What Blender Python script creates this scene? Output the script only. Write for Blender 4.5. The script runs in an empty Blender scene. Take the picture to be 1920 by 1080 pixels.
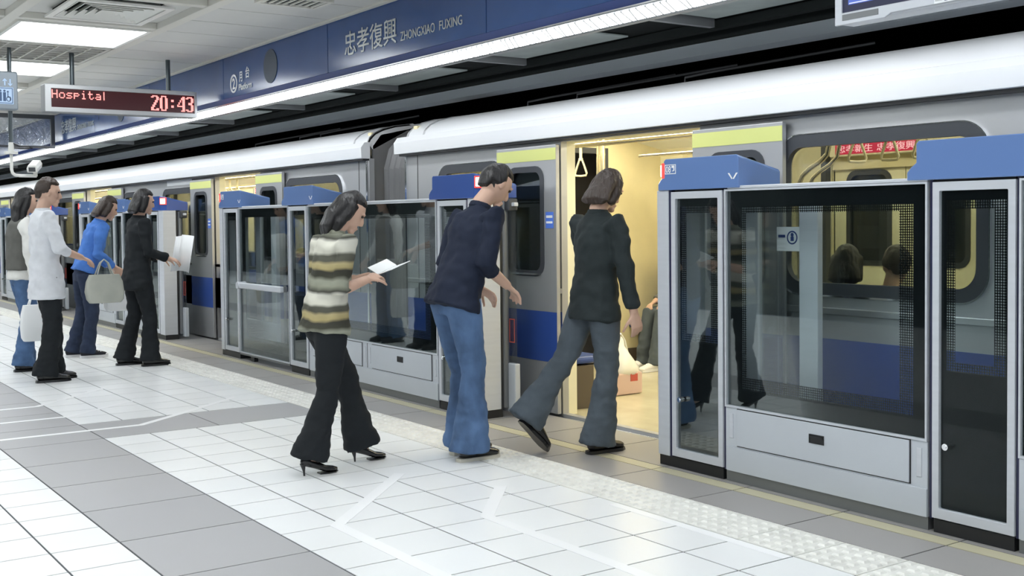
import bpy, math, random
from mathutils import Vector, Matrix, noise
from mathutils.geometry import tessellate_polygon
random.seed(7)
SC = bpy.context.scene
COL = SC.collection

# ------------------------------------------------------------------ camera
F_PX, YAW, PITCH, ROLL, CY, CAM_H = 2138.52, 0.9631425, 0.0336872, -0.0100893, 485.08, 1.32175
fw = Vector((-math.sin(YAW) * math.cos(PITCH), math.cos(YAW) * math.cos(PITCH), -math.sin(PITCH)))
rt = Vector((math.cos(YAW), math.sin(YAW), 0))
up = rt.cross(fw)
r2 = rt * math.cos(ROLL) + up * math.sin(ROLL)
u2 = -rt * math.sin(ROLL) + up * math.cos(ROLL)
cam = bpy.data.cameras.new('camera')
cam.sensor_width = 36
cam.lens = F_PX / 1920 * 36
cam.shift_y = (CY - 540) / 1920
cam.clip_start = 0.05
camo = bpy.data.objects.new('camera', cam)
COL.objects.link(camo)
Rm = Matrix((r2, u2, -fw)).transposed().to_4x4()
camo.matrix_world = Matrix.Translation((0, 0, CAM_H)) @ Rm
SC.camera = camo

# ------------------------------------------------------------------ world, exposure
SC.view_settings.view_transform = 'Standard'
SC.view_settings.look = 'None'
SC.view_settings.exposure = 0.08
SC.view_settings.gamma = 1.0
SC.view_settings.use_curve_mapping = False
w = bpy.data.worlds.new('world'); SC.world = w
w.use_nodes = True
w.node_tree.nodes['Background'].inputs[0].default_value = (0.80, 0.88, 1.0, 1)
w.node_tree.nodes['Background'].inputs[1].default_value = 0.45
PANEL_EMIT = 7.8        # ceiling light panels
STRIP_EMIT = 11.0         # light strip above the platform edge
CAR_EMIT = 19.0           # lamps in the train ceiling

# ------------------------------------------------------------------ materials
def pr(name, col, rough=0.5, metal=0.0, spec=0.5, emit=None, es=0.0, var=0.0, vscale=6.0, bump=0.0, bscale=60.0, coat=0.0, stretch=None):
    m = bpy.data.materials.new(name); m.use_nodes = True
    nt = m.node_tree; b = nt.nodes['Principled BSDF']
    b.inputs['Base Color'].default_value = (*col, 1)
    b.inputs['Roughness'].default_value = rough
    b.inputs['Metallic'].default_value = metal
    b.inputs['Specular IOR Level'].default_value = spec
    if coat: b.inputs['Coat Weight'].default_value = coat; b.inputs['Coat Roughness'].default_value = 0.08
    if emit: b.inputs['Emission Color'].default_value = (*emit, 1); b.inputs['Emission Strength'].default_value = es
    if var or bump:
        tc = nt.nodes.new('ShaderNodeTexCoord'); mp = nt.nodes.new('ShaderNodeMapping')
        nt.links.new(tc.outputs['Object'], mp.inputs[0])
        if stretch: mp.inputs['Scale'].default_value = stretch
    if var:
        n = nt.nodes.new('ShaderNodeTexNoise'); n.inputs['Scale'].default_value = vscale; n.inputs['Detail'].default_value = 5
        nt.links.new(mp.outputs[0], n.inputs['Vector'])
        mr = nt.nodes.new('ShaderNodeMapRange'); mr.inputs['From Min'].default_value = 0.3; mr.inputs['From Max'].default_value = 0.7
        mr.inputs['To Min'].default_value = 1 - var; mr.inputs['To Max'].default_value = 1 + var
        nt.links.new(n.outputs[0], mr.inputs[0])
        mx = nt.nodes.new('ShaderNodeVectorMath'); mx.operation = 'SCALE'; mx.inputs[0].default_value = col
        nt.links.new(mr.outputs[0], mx.inputs['Scale']); nt.links.new(mx.outputs[0], b.inputs['Base Color'])
    if bump:
        n2 = nt.nodes.new('ShaderNodeTexNoise'); n2.inputs['Scale'].default_value = bscale; n2.inputs['Detail'].default_value = 3
        nt.links.new(mp.outputs[0], n2.inputs['Vector'])
        bp = nt.nodes.new('ShaderNodeBump'); bp.inputs['Strength'].default_value = bump; bp.inputs['Distance'].default_value = 0.01
        nt.links.new(n2.outputs[0], bp.inputs['Height']); nt.links.new(bp.outputs[0], b.inputs['Normal'])
    return m

def tile_mat(name, col, rough, amt, speck=0.03):
    m = pr(name, col, rough)
    nt = m.node_tree; b = nt.nodes['Principled BSDF']
    g = nt.nodes.new('ShaderNodeNewGeometry'); tc = nt.nodes.new('ShaderNodeTexCoord')
    n = nt.nodes.new('ShaderNodeTexNoise'); n.inputs['Scale'].default_value = 3.0; n.inputs['Detail'].default_value = 3
    nt.links.new(tc.outputs['Object'], n.inputs['Vector'])
    n3 = nt.nodes.new('ShaderNodeTexNoise'); n3.inputs['Scale'].default_value = 260.0
    nt.links.new(tc.outputs['Object'], n3.inputs['Vector'])
    def mad(a, k, c):
        x = nt.nodes.new('ShaderNodeMath'); x.operation = 'MULTIPLY_ADD'; nt.links.new(a, x.inputs[0]); x.inputs[1].default_value = k
        if isinstance(c, float): x.inputs[2].default_value = c
        else: nt.links.new(c, x.inputs[2])
        return x.outputs[0]
    v = mad(g.outputs['Random Per Island'], amt, 1 - amt / 2)
    v = mad(n.outputs[0], 0.06, v); v = mad(n3.outputs[0], speck * 2, v)
    v = mad(v, 1.0, -0.03 - speck)
    s = nt.nodes.new('ShaderNodeVectorMath'); s.operation = 'SCALE'; s.inputs[0].default_value = col
    nt.links.new(v, s.inputs['Scale']); nt.links.new(s.outputs[0], b.inputs['Base Color'])
    return m

def em(name, col, s):
    m = bpy.data.materials.new(name); m.use_nodes = True; nt = m.node_tree
    for n in list(nt.nodes): nt.nodes.remove(n)
    o = nt.nodes.new('ShaderNodeOutputMaterial'); e = nt.nodes.new('ShaderNodeEmission')
    e.inputs[0].default_value = (*col, 1); e.inputs[1].default_value = s
    nt.links.new(e.outputs[0], o.inputs[0]); return m

def glass(name, tint, refl=1.0, rough=0.01):
    m = bpy.data.materials.new(name); m.use_nodes = True; nt = m.node_tree
    for n in list(nt.nodes): nt.nodes.remove(n)
    o = nt.nodes.new('ShaderNodeOutputMaterial'); t = nt.nodes.new('ShaderNodeBsdfTransparent'); g = nt.nodes.new('ShaderNodeBsdfGlossy')
    t.inputs[0].default_value = (*tint, 1); g.inputs['Roughness'].default_value = rough
    g.inputs['Color'].default_value = (1, 1, 1, 1)
    fr = nt.nodes.new('ShaderNodeFresnel'); fr.inputs[0].default_value = 1.5
    ml = nt.nodes.new('ShaderNodeMath'); ml.operation = 'MULTIPLY'; ml.inputs[1].default_value = refl; ml.use_clamp = True
    mx = nt.nodes.new('ShaderNodeMixShader')
    nt.links.new(fr.outputs[0], ml.inputs[0]); nt.links.new(ml.outputs[0], mx.inputs[0])
    nt.links.new(t.outputs[0], mx.inputs[1]); nt.links.new(g.outputs[0], mx.inputs[2]); nt.links.new(mx.outputs[0], o.inputs[0])
    return m

def dots(name):
    """black enamel printed as a halftone: round clear holes on a 11 mm grid"""
    m = pr(name, (0.012, 0.014, 0.016), 0.12)
    nt = m.node_tree; b = nt.nodes['Principled BSDF']; out = [n for n in nt.nodes if n.type == 'OUTPUT_MATERIAL'][0]
    tc = nt.nodes.new('ShaderNodeTexCoord'); sp = nt.nodes.new('ShaderNodeSeparateXYZ'); nt.links.new(tc.outputs['Object'], sp.inputs[0])
    sq = []
    for k in ('X', 'Z'):
        d = nt.nodes.new('ShaderNodeMath'); d.operation = 'DIVIDE'; d.inputs[1].default_value = 0.011; nt.links.new(sp.outputs[k], d.inputs[0])
        f = nt.nodes.new('ShaderNodeMath'); f.operation = 'FRACT'; nt.links.new(d.outputs[0], f.inputs[0])
        s = nt.nodes.new('ShaderNodeMath'); s.operation = 'SUBTRACT'; s.inputs[1].default_value = 0.5; nt.links.new(f.outputs[0], s.inputs[0])
        q = nt.nodes.new('ShaderNodeMath'); q.operation = 'MULTIPLY'; nt.links.new(s.outputs[0], q.inputs[0]); nt.links.new(s.outputs[0], q.inputs[1]); sq.append(q)
    a = nt.nodes.new('ShaderNodeMath'); a.operation = 'ADD'; nt.links.new(sq[0].outputs[0], a.inputs[0]); nt.links.new(sq[1].outputs[0], a.inputs[1])
    l = nt.nodes.new('ShaderNodeMath'); l.operation = 'LESS_THAN'; l.inputs[1].default_value = 0.14; nt.links.new(a.outputs[0], l.inputs[0])
    t = nt.nodes.new('ShaderNodeBsdfTransparent'); mx = nt.nodes.new('ShaderNodeMixShader')
    nt.links.new(l.outputs[0], mx.inputs[0]); nt.links.new(b.outputs[0], mx.inputs[1]); nt.links.new(t.outputs[0], mx.inputs[2]); nt.links.new(mx.outputs[0], out.inputs[0])
    return m

M = {}
M['tile_white'] = tile_mat('white_tile', (0.85, 0.865, 0.87), 0.30, 0.05, 0.015)
M['tile_grey'] = tile_mat('grey_tile', (0.39, 0.39, 0.40), 0.42, 0.05, 0.05)
M['tile_edge'] = tile_mat('edge_tile', (0.33, 0.32, 0.31), 0.38, 0.06, 0.05)
M['tile_yellow'] = tile_mat('yellow_stripe', (0.52, 0.49, 0.34), 0.40, 0.05, 0.04)
M['grout'] = pr('grout', (0.07, 0.075, 0.08), 0.8)
M['tactile'] = pr('tactile_tile', (0.74, 0.74, 0.70), 0.45, var=0.10, vscale=9)
M['tape'] = pr('white_tape', (0.90, 0.91, 0.92), 0.4)
M['ceil'] = pr('ceiling_panel', (0.62, 0.62, 0.60), 0.75, var=0.04, vscale=2)
M['tbar'] = pr('ceiling_bar', (0.66, 0.65, 0.60), 0.55)
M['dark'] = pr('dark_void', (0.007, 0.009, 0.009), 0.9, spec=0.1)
M['dark2'] = pr('dark_panel', (0.025, 0.032, 0.032), 0.7, spec=0.2)
M['duct'] = pr('duct_metal', (0.80, 0.88, 0.95), 0.45)
M['plate'] = pr('soffit_plate', (0.22, 0.25, 0.24), 0.5, var=0.2, vscale=3)
M['fascia'] = pr('blue_fascia', (0.026, 0.080, 0.245), 0.17, 0.0, 0.6, var=0.06, vscale=3, bump=0.02, bscale=1.5)
M['fascia2'] = pr('blue_flange', (0.025, 0.055, 0.22), 0.3)
M['letter'] = pr('steel_letter', (0.55, 0.58, 0.58), 0.35, 0.3)
M['white_letter'] = pr('white_letter', (0.88, 0.90, 0.92), 0.4)
M['oval'] = pr('speaker_cover', (0.07, 0.09, 0.12), 0.55)
M['alu'] = pr('brushed_aluminium', (0.62, 0.65, 0.70), 0.42, 0.25, var=0.03, vscale=4, stretch=(1, 1, 12))
M['alu_dark'] = pr('dark_aluminium', (0.22, 0.23, 0.24), 0.4, 0.6)
M['panelgrey'] = pr('light_grey_panel', (0.56, 0.60, 0.65), 0.40, 0.15, var=0.03, vscale=2)
M['blue'] = pr('blue_header', (0.135, 0.235, 0.50), 0.22, 0.0, 0.5, coat=0.4)
M['bluedk'] = pr('blue_header_deep', (0.05, 0.11, 0.38), 0.18, 0.0, 0.5, coat=0.5)
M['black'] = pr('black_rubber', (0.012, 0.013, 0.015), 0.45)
M['navyseam'] = pr('navy_seam', (0.015, 0.018, 0.06), 0.3)
M['frit'] = pr('black_enamel_glass', (0.012, 0.014, 0.016), 0.10, spec=0.12)
M['dots'] = dots('black_dot_enamel')
M['glass'] = glass('screen_glass', (0.84, 0.88, 0.88), 0.24)
M['glass_dk'] = glass('tinted_glass', (0.50, 0.54, 0.55), 0.6)
M['glass_clear'] = glass('clear_glass', (0.88, 0.90, 0.90), 0.45)
M['steel'] = pr('stainless_steel', (0.62, 0.63, 0.64), 0.30, 0.85, var=0.05, vscale=2, stretch=(0.3, 1, 6))
M['steel_dull'] = pr('dull_stainless', (0.50, 0.51, 0.52), 0.38, 0.55, var=0.08, vscale=1.2, stretch=(0.5, 1, 1))
M['roof'] = pr('bright_roof_steel', (0.86, 0.88, 0.90), 0.32, 0.20)
M['chrome'] = pr('chrome', (0.85, 0.86, 0.88), 0.12, 1.0)
M['stripe'] = pr('blue_stripe', (0.035, 0.085, 0.34), 0.28, coat=0.3)
M['gasket'] = pr('dark_window_gasket', (0.055, 0.06, 0.07), 0.28, spec=0.6)
M['yellowband'] = pr('yellow_band', (0.72, 0.76, 0.26), 0.5)
M['cream'] = pr('cream_wall', (0.82, 0.77, 0.55), 0.45, var=0.03, vscale=3)
M['cream_lt'] = pr('cream_panel', (0.86, 0.82, 0.60), 0.4)
M['ochre'] = pr('ochre_panel', (0.74, 0.66, 0.40), 0.45, var=0.05, vscale=4)
M['carfloor'] = pr('beige_car_floor', (0.60, 0.55, 0.38), 0.22, var=0.08, vscale=4)
M['brass'] = pr('polished_rail', (0.86, 0.80, 0.62), 0.16, 0.9)
M['handle'] = pr('cream_plastic', (0.88, 0.82, 0.58), 0.4)
M['seat'] = pr('blue_seat', (0.03, 0.07, 0.26), 0.4)
M['kick'] = pr('brown_kick', (0.10, 0.08, 0.06), 0.5)
M['bellows'] = pr('gangway_rubber', (0.17, 0.17, 0.175), 0.62, var=0.12, vscale=2)
M['darkwin'] = pr('dark_window', (0.02, 0.025, 0.03), 0.05, spec=0.8)
M['screen_blue'] = em('monitor_picture', (0.13, 0.20, 0.62), 1.1)
M['screen_white'] = em('monitor_caption', (0.75, 0.8, 1.0), 1.1)
M['led_bg'] = pr('led_background', (0.035, 0.008, 0.010), 0.25, emit=(0.5, 0.02, 0.03), es=0.03)
M['led'] = em('led_red', (1.0, 0.28, 0.26), 2.2)
M['led2'] = em('led_pink', (1.0, 0.50, 0.50), 2.8)
M['ledred'] = em('led_red_field', (0.80, 0.06, 0.10), 1.7)
M['lamp'] = em('lamp_core', (1.0, 0.74, 0.55), 5.0)
M['lamp_rim'] = em('lamp_rim', (1.0, 0.10, 0.09), 1.3)
M['pan'] = em('light_diffuser', (0.94, 0.98, 1.0), PANEL_EMIT)
M['strip'] = em('light_strip', (0.94, 0.97, 1.0), STRIP_EMIT)
M['carlamp'] = em('car_lamp', (1.0, 0.90, 0.66), CAR_EMIT)
M['sign_blue'] = em('sign_glow', (0.55, 0.74, 1.0), 0.9)
M['sign_ink'] = pr('sign_ink', (0.03, 0.07, 0.16), 0.4)
M['grey_box'] = pr('grey_sign_case', (0.20, 0.23, 0.26), 0.4, 0.3)
M['pole'] = pr('dark_pole', (0.10, 0.12, 0.13), 0.3, 0.6)
M['ivory'] = pr('ivory_paint', (0.80, 0.80, 0.76), 0.35)
M['glass_car'] = glass('train_window_glass', (0.60, 0.62, 0.60), 0.5)
M['film'] = glass('wrinkled_film', (0.86, 0.88, 0.90), 2.2, 0.08)
_nt = M['film'].node_tree
_n = _nt.nodes.new('ShaderNodeTexNoise'); _n.inputs['Scale'].default_value = 5; _n.inputs['Distortion'].default_value = 1.5
_tc = _nt.nodes.new('ShaderNodeTexCoord'); _nt.links.new(_tc.outputs['Object'], _n.inputs['Vector'])
_b = _nt.nodes.new('ShaderNodeBump'); _b.inputs['Strength'].default_value = 1.0; _b.inputs['Distance'].default_value = 0.12
_nt.links.new(_n.outputs[0], _b.inputs['Height'])
for _x in _nt.nodes:
    if _x.type == 'BSDF_GLOSSY': _nt.links.new(_b.outputs[0], _x.inputs['Normal'])
M['skin'] = pr('skin', (0.62, 0.40, 0.30), 0.5, var=0.05, vscale=12)
M['hair'] = pr('black_hair', (0.012, 0.011, 0.012), 0.42, bump=0.5, bscale=90, stretch=(1, 1, 0.15))
M['hairbr'] = pr('dark_brown_hair', (0.035, 0.022, 0.016), 0.42, bump=0.5, bscale=90, stretch=(1, 1, 0.15))
M['pinkbox'] = pr('pinkish_box', (0.58, 0.42, 0.36), 0.5)
M['redprint'] = pr('red_print', (0.45, 0.08, 0.06), 0.5)
M['eye'] = pr('eye_dark', (0.02, 0.015, 0.012), 0.2)

# ------------------------------------------------------------------ mesh tools
def link(name, me, parent=None, mats=(), smooth=False, bevel=0.0):
    o = bpy.data.objects.new(name, me); COL.objects.link(o)
    if parent is not None: o.parent = parent
    for m in mats:
        me.materials.append(M[m] if isinstance(m, str) else m)
    if smooth:
        me.shade_smooth()
        if smooth == 'auto':
            try: me.set_sharp_from_angle(angle=math.radians(38))
            except Exception: pass
    if bevel:
        b = o.modifiers.new('bevel', 'BEVEL'); b.width = bevel; b.segments = 2; b.limit_method = 'ANGLE'; b.angle_limit = math.radians(40)
    return o

class MB:
    def __init__(s): s.v = []; s.f = []; s.mi = []
    def add(s, v, f, mi=0):
        k = len(s.v); s.v += [tuple(x) for x in v]; s.f += [tuple(i + k for i in q) for q in f]; s.mi += [mi] * len(f); return s
    def box(s, x0, x1, y0, y1, z0, z1, mi=0):
        v = [(x, y, z) for x in (x0, x1) for y in (y0, y1) for z in (z0, z1)]
        return s.add(v, [(0, 1, 3, 2), (4, 6, 7, 5), (0, 4, 5, 1), (2, 3, 7, 6), (0, 2, 6, 4), (1, 5, 7, 3)], mi)
    def prism(s, pts, a, b, axis='x', mi=0):
        """pts: polygon in the plane across axis; x: (y,z), y: (x,z), z: (x,y)"""
        def P(p, t): return (t, p[0], p[1]) if axis == 'x' else ((p[0], t, p[1]) if axis == 'y' else (p[0], p[1], t))
        n = len(pts)
        v = [P(p, a) for p in pts] + [P(p, b) for p in pts]
        f = [tuple(range(n))[::-1], tuple(range(n, 2 * n))] + [(i, (i + 1) % n, n + (i + 1) % n, n + i) for i in range(n)]
        return s.add(v, f, mi)
    def tube(s, pts, rad, n=10, mi=0, cap=True, sx=1.0, side=None):
        pts = [Vector(p) for p in pts]; rings = []
        if not isinstance(rad, (list, tuple)): rad = [rad] * len(pts)
        ref = None
        for i, p in enumerate(pts):
            t = (pts[min(i + 1, len(pts) - 1)] - pts[max(i - 1, 0)]).normalized()
            if ref is None:
                ref = Vector(side) if side is not None else (Vector((0, 0, 1)) if abs(t.z) < 0.9 else Vector((1, 0, 0))).cross(t)
            a = (ref - t * ref.dot(t)).normalized(); ref = a; b = t.cross(a)
            r = rad[i]; rx, ry = (r if isinstance(r, (list, tuple)) else (r * sx, r))
            rings.append([p + a * rx * math.cos(2 * math.pi * k / n) + b * ry * math.sin(2 * math.pi * k / n) for k in range(n)])
        v = [q for r in rings for q in r]; f = []
        for i in range(len(pts) - 1):
            for k in range(n): f.append((i * n + k, i * n + (k + 1) % n, (i + 1) * n + (k + 1) % n, (i + 1) * n + k))
        if cap:
            f.append(tuple(range(n))[::-1]); f.append(tuple(range((len(pts) - 1) * n, len(pts) * n)))
        return s.add(v, f, mi)
    def ell(s, c, r, R=None, nu=16, nv=10, mi=0, fn=None):
        c = Vector(c); v = []; f = []
        for j in range(nv + 1):
            th = math.pi * j / nv
            for i in range(nu):
                ph = 2 * math.pi * i / nu
                p = Vector((math.sin(th) * math.cos(ph), math.sin(th) * math.sin(ph), math.cos(th)))
                q = Vector((p.x * r[0], p.y * r[1], p.z * r[2]))
                if fn: q = fn(q, p)
                if R is not None: q = R @ q
                v.append(c + q)
        for j in range(nv):
            for i in range(nu):
                a, b = j * nu + i, j * nu + (i + 1) % nu; c2, d = b + nu, a + nu
                if j == 0: f.append((a, c2, d))
                elif j == nv - 1: f.append((a, b, d))
                else: f.append((a, b, c2, d))
        return s.add(v, f, mi)
    def mesh(s, name):
        me = bpy.data.meshes.new(name); me.from_pydata(s.v, [], s.f)
        me.polygons.foreach_set('material_index', s.mi); me.update(); return me
    def build(s, name, mats, parent=None, smooth=False, bevel=0.0):
        if isinstance(mats, str) or not isinstance(mats, (list, tuple)): mats = [mats]
        return link(name, s.mesh(name), parent, mats, smooth, bevel)

def rrect(x0, x1, z0, z1, r, n=5):
    pts = []
    for cx, cz, a in ((x1 - r, z1 - r, 0), (x0 + r, z1 - r, 90), (x0 + r, z0 + r, 180), (x1 - r, z0 + r, 270)):
        for k in range(n + 1):
            t = math.radians(a + 90 * k / n); pts.append((cx + r * math.cos(t), cz + r * math.sin(t)))
    return pts
def rect(x0, x1, z0, z1): return [(x1, z1), (x0, z1), (x0, z0), (x1, z0)]
def circ(cx, cz, r, n=20, rz=None): return [(cx + r * math.cos(2 * math.pi * k / n), cz + (rz or r) * math.sin(2 * math.pi * k / n)) for k in range(n)]

def plate(mb, outer, holes, y0, y1, mi=0, axis='y'):
    """slab with holes, outline in the x-z plane, between y0 and y1"""
    loops = [outer] + list(holes)
    tri = tessellate_polygon([[Vector((p[0], p[1], 0)) for p in L] for L in loops])
    pts = [p for L in loops for p in L]; n = len(pts)
    def P(p, t): return (p[0], t, p[1]) if axis == 'y' else ((t, p[0], p[1]) if axis == 'x' else (p[0], p[1], t))
    v = [P(p, y0) for p in pts] + [P(p, y1) for p in pts]
    f = [tuple(t) for t in tri] + [tuple(i + n for i in t[::-1]) for t in tri]
    k = 0
    for L in loops:
        m = len(L)
        for i in range(m): f.append((k + i, k + (i + 1) % m, n + k + (i + 1) % m, n + k + i))
        k += m
    mb.add(v, f, mi); return mb

def fixn(o):
    import bmesh
    bm = bmesh.new(); bm.from_mesh(o.data); bmesh.ops.recalc_face_normals(bm, faces=bm.faces); bm.to_mesh(o.data); bm.free(); return o

def tag(o, label=None, cat=None, group=None, kind=None):
    if label: o['label'] = label
    if cat: o['category'] = cat
    if group: o['group'] = group
    if kind: o['kind'] = kind
    return o
def struct(o): o['kind'] = 'structure'; return o
def empty(name, loc=(0, 0, 0), label=None, cat=None, group=None):
    o = bpy.data.objects.new(name, None); COL.objects.link(o); o.location = loc; o.empty_display_size = 0.1
    return tag(o, label, cat, group)
def copy_tree(o, parent=None):
    c = o.copy(); COL.objects.link(c)
    if parent is not None: c.parent = parent
    for ch in list(o.children):
        copy_tree(ch, c)
    return c

def text_mesh(s, size, ext=0.002, bold=0.0, align='LEFT', shear=0.0, sxx=1.0):
    cu = bpy.data.curves.new('t', 'FONT'); cu.body = s; cu.size = size; cu.extrude = ext; cu.offset = bold; cu.align_x = align; cu.resolution_u = 3; cu.shear = shear
    o = bpy.data.objects.new('t', cu); COL.objects.link(o)
    dg = bpy.context.evaluated_depsgraph_get()
    me = bpy.data.meshes.new_from_object(o.evaluated_get(dg))
    bpy.data.objects.remove(o); bpy.data.curves.remove(cu)
    me.materials.clear()
    return me
def text_fit(s, x0, x1, z0, z1, y, mat, name='lettering', parent=None, face='-y', bold=0.0, depth=0.004):
    """text scaled to fill x0..x1, z0..z1; face -y: read from the platform; face +x: x0..x1 are y values"""
    me = text_mesh(s, 1.0, 0.5, bold)
    xs = [v.co.x for v in me.vertices]; ys = [v.co.y for v in me.vertices]
    ax, bx, ay, by = min(xs), max(xs), min(ys), max(ys)
    for v in me.vertices:
        u = x0 + (v.co.x - ax) / (bx - ax) * (x1 - x0); q = z0 + (v.co.y - ay) / (by - ay) * (z1 - z0); d = v.co.z * depth
        v.co = (u, y - d, q) if face == '-y' else (y + d, u, q)
    return link(name, me, parent, [mat])

# ------------------------------------------------------------------ floor
ROWS = [-3.3, -3.0, -2.7, -2.4, -2.1, -1.8, -1.5, -1.2, -0.9, -0.6, -0.3, 0.0, 0.27, 0.53, 0.79, 1.06, 1.335, 1.92, 2.205, 2.505, 2.807, 3.108, 3.41]
G = 0.0045
tiles = MB()
def tile(x0, x1, y0, y1, mi, z=0.0): tiles.box(x0 + G, x1 - G, y0 + G, y1 - G, z - 0.03, z, mi)
XG0 = -4.50
cols = range(-95, 21)
for i in cols:
    x0 = XG0 + 0.3 * i; x1 = x0 + 0.3
    cross = any(abs((x0 + x1) / 2 - c) < 0.31 for c in (-7.5, -7.5 - 5.4 * 2, -7.5 + 5.4 * 1))
    for a, b in zip(ROWS[:-1], ROWS[1:]):
        if a == 1.335: continue
        if cross and a >= 1.9: continue
        tile(x0, x1, a, b, 0)
for c in (-7.5, -18.3, -2.1):
    ys = [1.92, 2.66, 3.41]
    for a, b in zip(ys[:-1], ys[1:]): tile(c - 0.3, c + 0.3, a, b, 1)
for i in range(-48, 11):
    x0 = -4.8 + 0.6 * i
    tile(x0, x0 + 0.6, 1.335, 1.92, 1)
for i in range(-48, 11):
    x0 = -4.50 + 0.588 * i
    tile(x0, x0 + 0.588, 3.72, 4.01, 2)
    tile(x0, x0 + 0.588, 4.01, 4.105, 3)
    tile(x0, x0 + 0.588, 4.105, 4.60, 2)
tiles.box(-33, 2, -3.3, 4.6, -0.2, -0.003, 4)
o = tiles.build('floor', ['tile_white', 'tile_grey', 'tile_edge', 'tile_yellow', 'grout']); struct(o)

# tactile strip, one ceramic tile per 0.3 m with raised blocks
tac = MB()
for i in cols:
    x0 = XG0 + 0.3 * i
    tac.box(x0 + 0.002, x0 + 0.298, 3.412, 3.718, -0.03, 0.0005)
    if x0 < -26 or x0 > 0.6: continue
    for a in range(5):
        for b in range(5):
            cx = x0 + 0.03 + 0.06 * a; cy = 3.412 + 0.033 + 0.0605 * b
            s, t, hh = 0.020, 0.012, 0.0075
            v = [(cx - s, cy - s, 0), (cx + s, cy - s, 0), (cx + s, cy + s, 0), (cx - s, cy + s, 0), (cx - t, cy - t, hh), (cx + t, cy - t, hh), (cx + t, cy + t, hh), (cx - t, cy + t, hh)]
            tac.add(v, [(0, 1, 5, 4), (1, 2, 6, 5), (2, 3, 7, 6), (3, 0, 4, 7), (4, 5, 6, 7)])
o = tac.build('tactile_paving', 'tactile'); struct(o); o.name = 'trim_1'

def tape(path, wdt, label, loose=None):
    mb = MB(); pts = [Vector((*p, 0)) for p in path]
    L = []; Rr = []
    for i, p in enumerate(pts):
        a = (pts[i] - pts[i - 1]).normalized() if i > 0 else None
        b = (pts[i + 1] - pts[i]).normalized() if i < len(pts) - 1 else None
        t = ((a or b) + (b or a)).normalized(); n = Vector((-t.y, t.x, 0)); k = wdt / 2 / max(0.5, n.dot(Vector((-(b or a).y, (b or a).x, 0))))
        L.append(p + n * k); Rr.append(p - n * k)
    for i in range(len(pts) - 1):
        q = [L[i], L[i + 1], Rr[i + 1], Rr[i]]
        v = [(c.x, c.y, 0.0003) for c in q] + [(c.x, c.y, 0.0015) for c in q]
        mb.add(v, [(4, 5, 6, 7), (0, 1, 5, 4), (1, 2, 6, 5), (2, 3, 7, 6), (3, 0, 4, 7)])
    o = mb.build('floor_tape', 'tape'); fixn(o)
    return tag(o, label, 'floor marking', 'white queue lines taped on the floor')
tape([(-7.53, -0.4), (-7.53, 2.25), (-7.85, 2.66), (-8.3, 3.2)], 0.05, 'white taped line across the grey tiles, nearest of three bent queue lines')
tape([(-8.17, -0.4), (-8.17, 1.95), (-8.6, 2.5)], 0.045, 'white taped line across the grey band, middle of three queue lines')
tape([(-8.77, -0.4), (-8.77, 1.87), (-9.45, 2.55)], 0.045, 'white taped line beside the queueing man, farthest of three queue lines')
tape([(-3.3, 2.18), (-4.49, 2.18), (-5.22, 2.90)], 0.06, 'white tape angling over the white tiles just right of the high heel')
tape([(-2.9, 2.785), (-4.22, 2.785), (-4.66, 3.16)], 0.06, 'short white tape angling over the tiles in front of the jeans wearer')
tape([(-3.0, 3.375), (-4.05, 3.375)], 0.05, 'straight white tape running along the raised block paving')

# platform edge side and track bed
mb = MB(); mb.box(-33, 2, 4.55, 4.60, -1.2, -0.004)
struct(mb.build('platform_edge', 'dark2')).name = 'wall_edge'
mb = MB(); mb.box(-33, 6, 4.6, 9.2, -1.4, -1.25)
struct(mb.build('floor', 'dark')).name = 'floor_track'

# ------------------------------------------------------------------ ceiling
CZ = 2.93
mb = MB()
mb.box(-33, 6, -3.4, 4.09, CZ + 0.05, CZ + 0.12)
CELLS = [-8.31 - 1.19 * k for k in range(-11, 20)]
o = mb.build('ceiling', 'ceil'); struct(o)
mb = MB()
# T bars along the platform and across it
for y in (-2.9, -1.7, -0.5, 0.7, 1.90, 3.07):
    mb.box(-33, 6, y - 0.045, y + 0.045, CZ - 0.005, CZ + 0.05)
for y0, y1 in ((-2.9, -1.7), (-1.7, -0.5), (-0.5, 0.7), (0.7, 1.90), (1.90, 3.07)):
    for x in CELLS: mb.box(x - 0.045, x + 0.045, y0 + 0.045, y1 - 0.045, CZ + 0.0, CZ + 0.05)
mb.box(-33, 6, 4.02, 4.07, CZ - 0.015, CZ + 0.05)
o = mb.build('trim_2', 'tbar', bevel=0.004); struct(o)
# plain panels by the fascia: each bay with a faint rib
mb = MB()
for x in CELLS:
    mb.box(x - 1.19 + 0.006, x - 0.006, 3.118, 4.018, CZ, CZ + 0.049)
    mb.box(x - 0.62, x - 0.58, 3.118, 4.018, CZ - 0.003, CZ)
o = mb.build('trim_3', 'ceil'); struct(o)
mb = MB()
for x in CELLS: mb.box(x - 0.006, x + 0.006, 3.118, 4.018, CZ + 0.03, CZ + 0.049)
mb.box(-33, 6, 3.105, 3.118, CZ + 0.03, CZ + 0.049)
struct(mb.build('trim_7', 'dark'))
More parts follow.
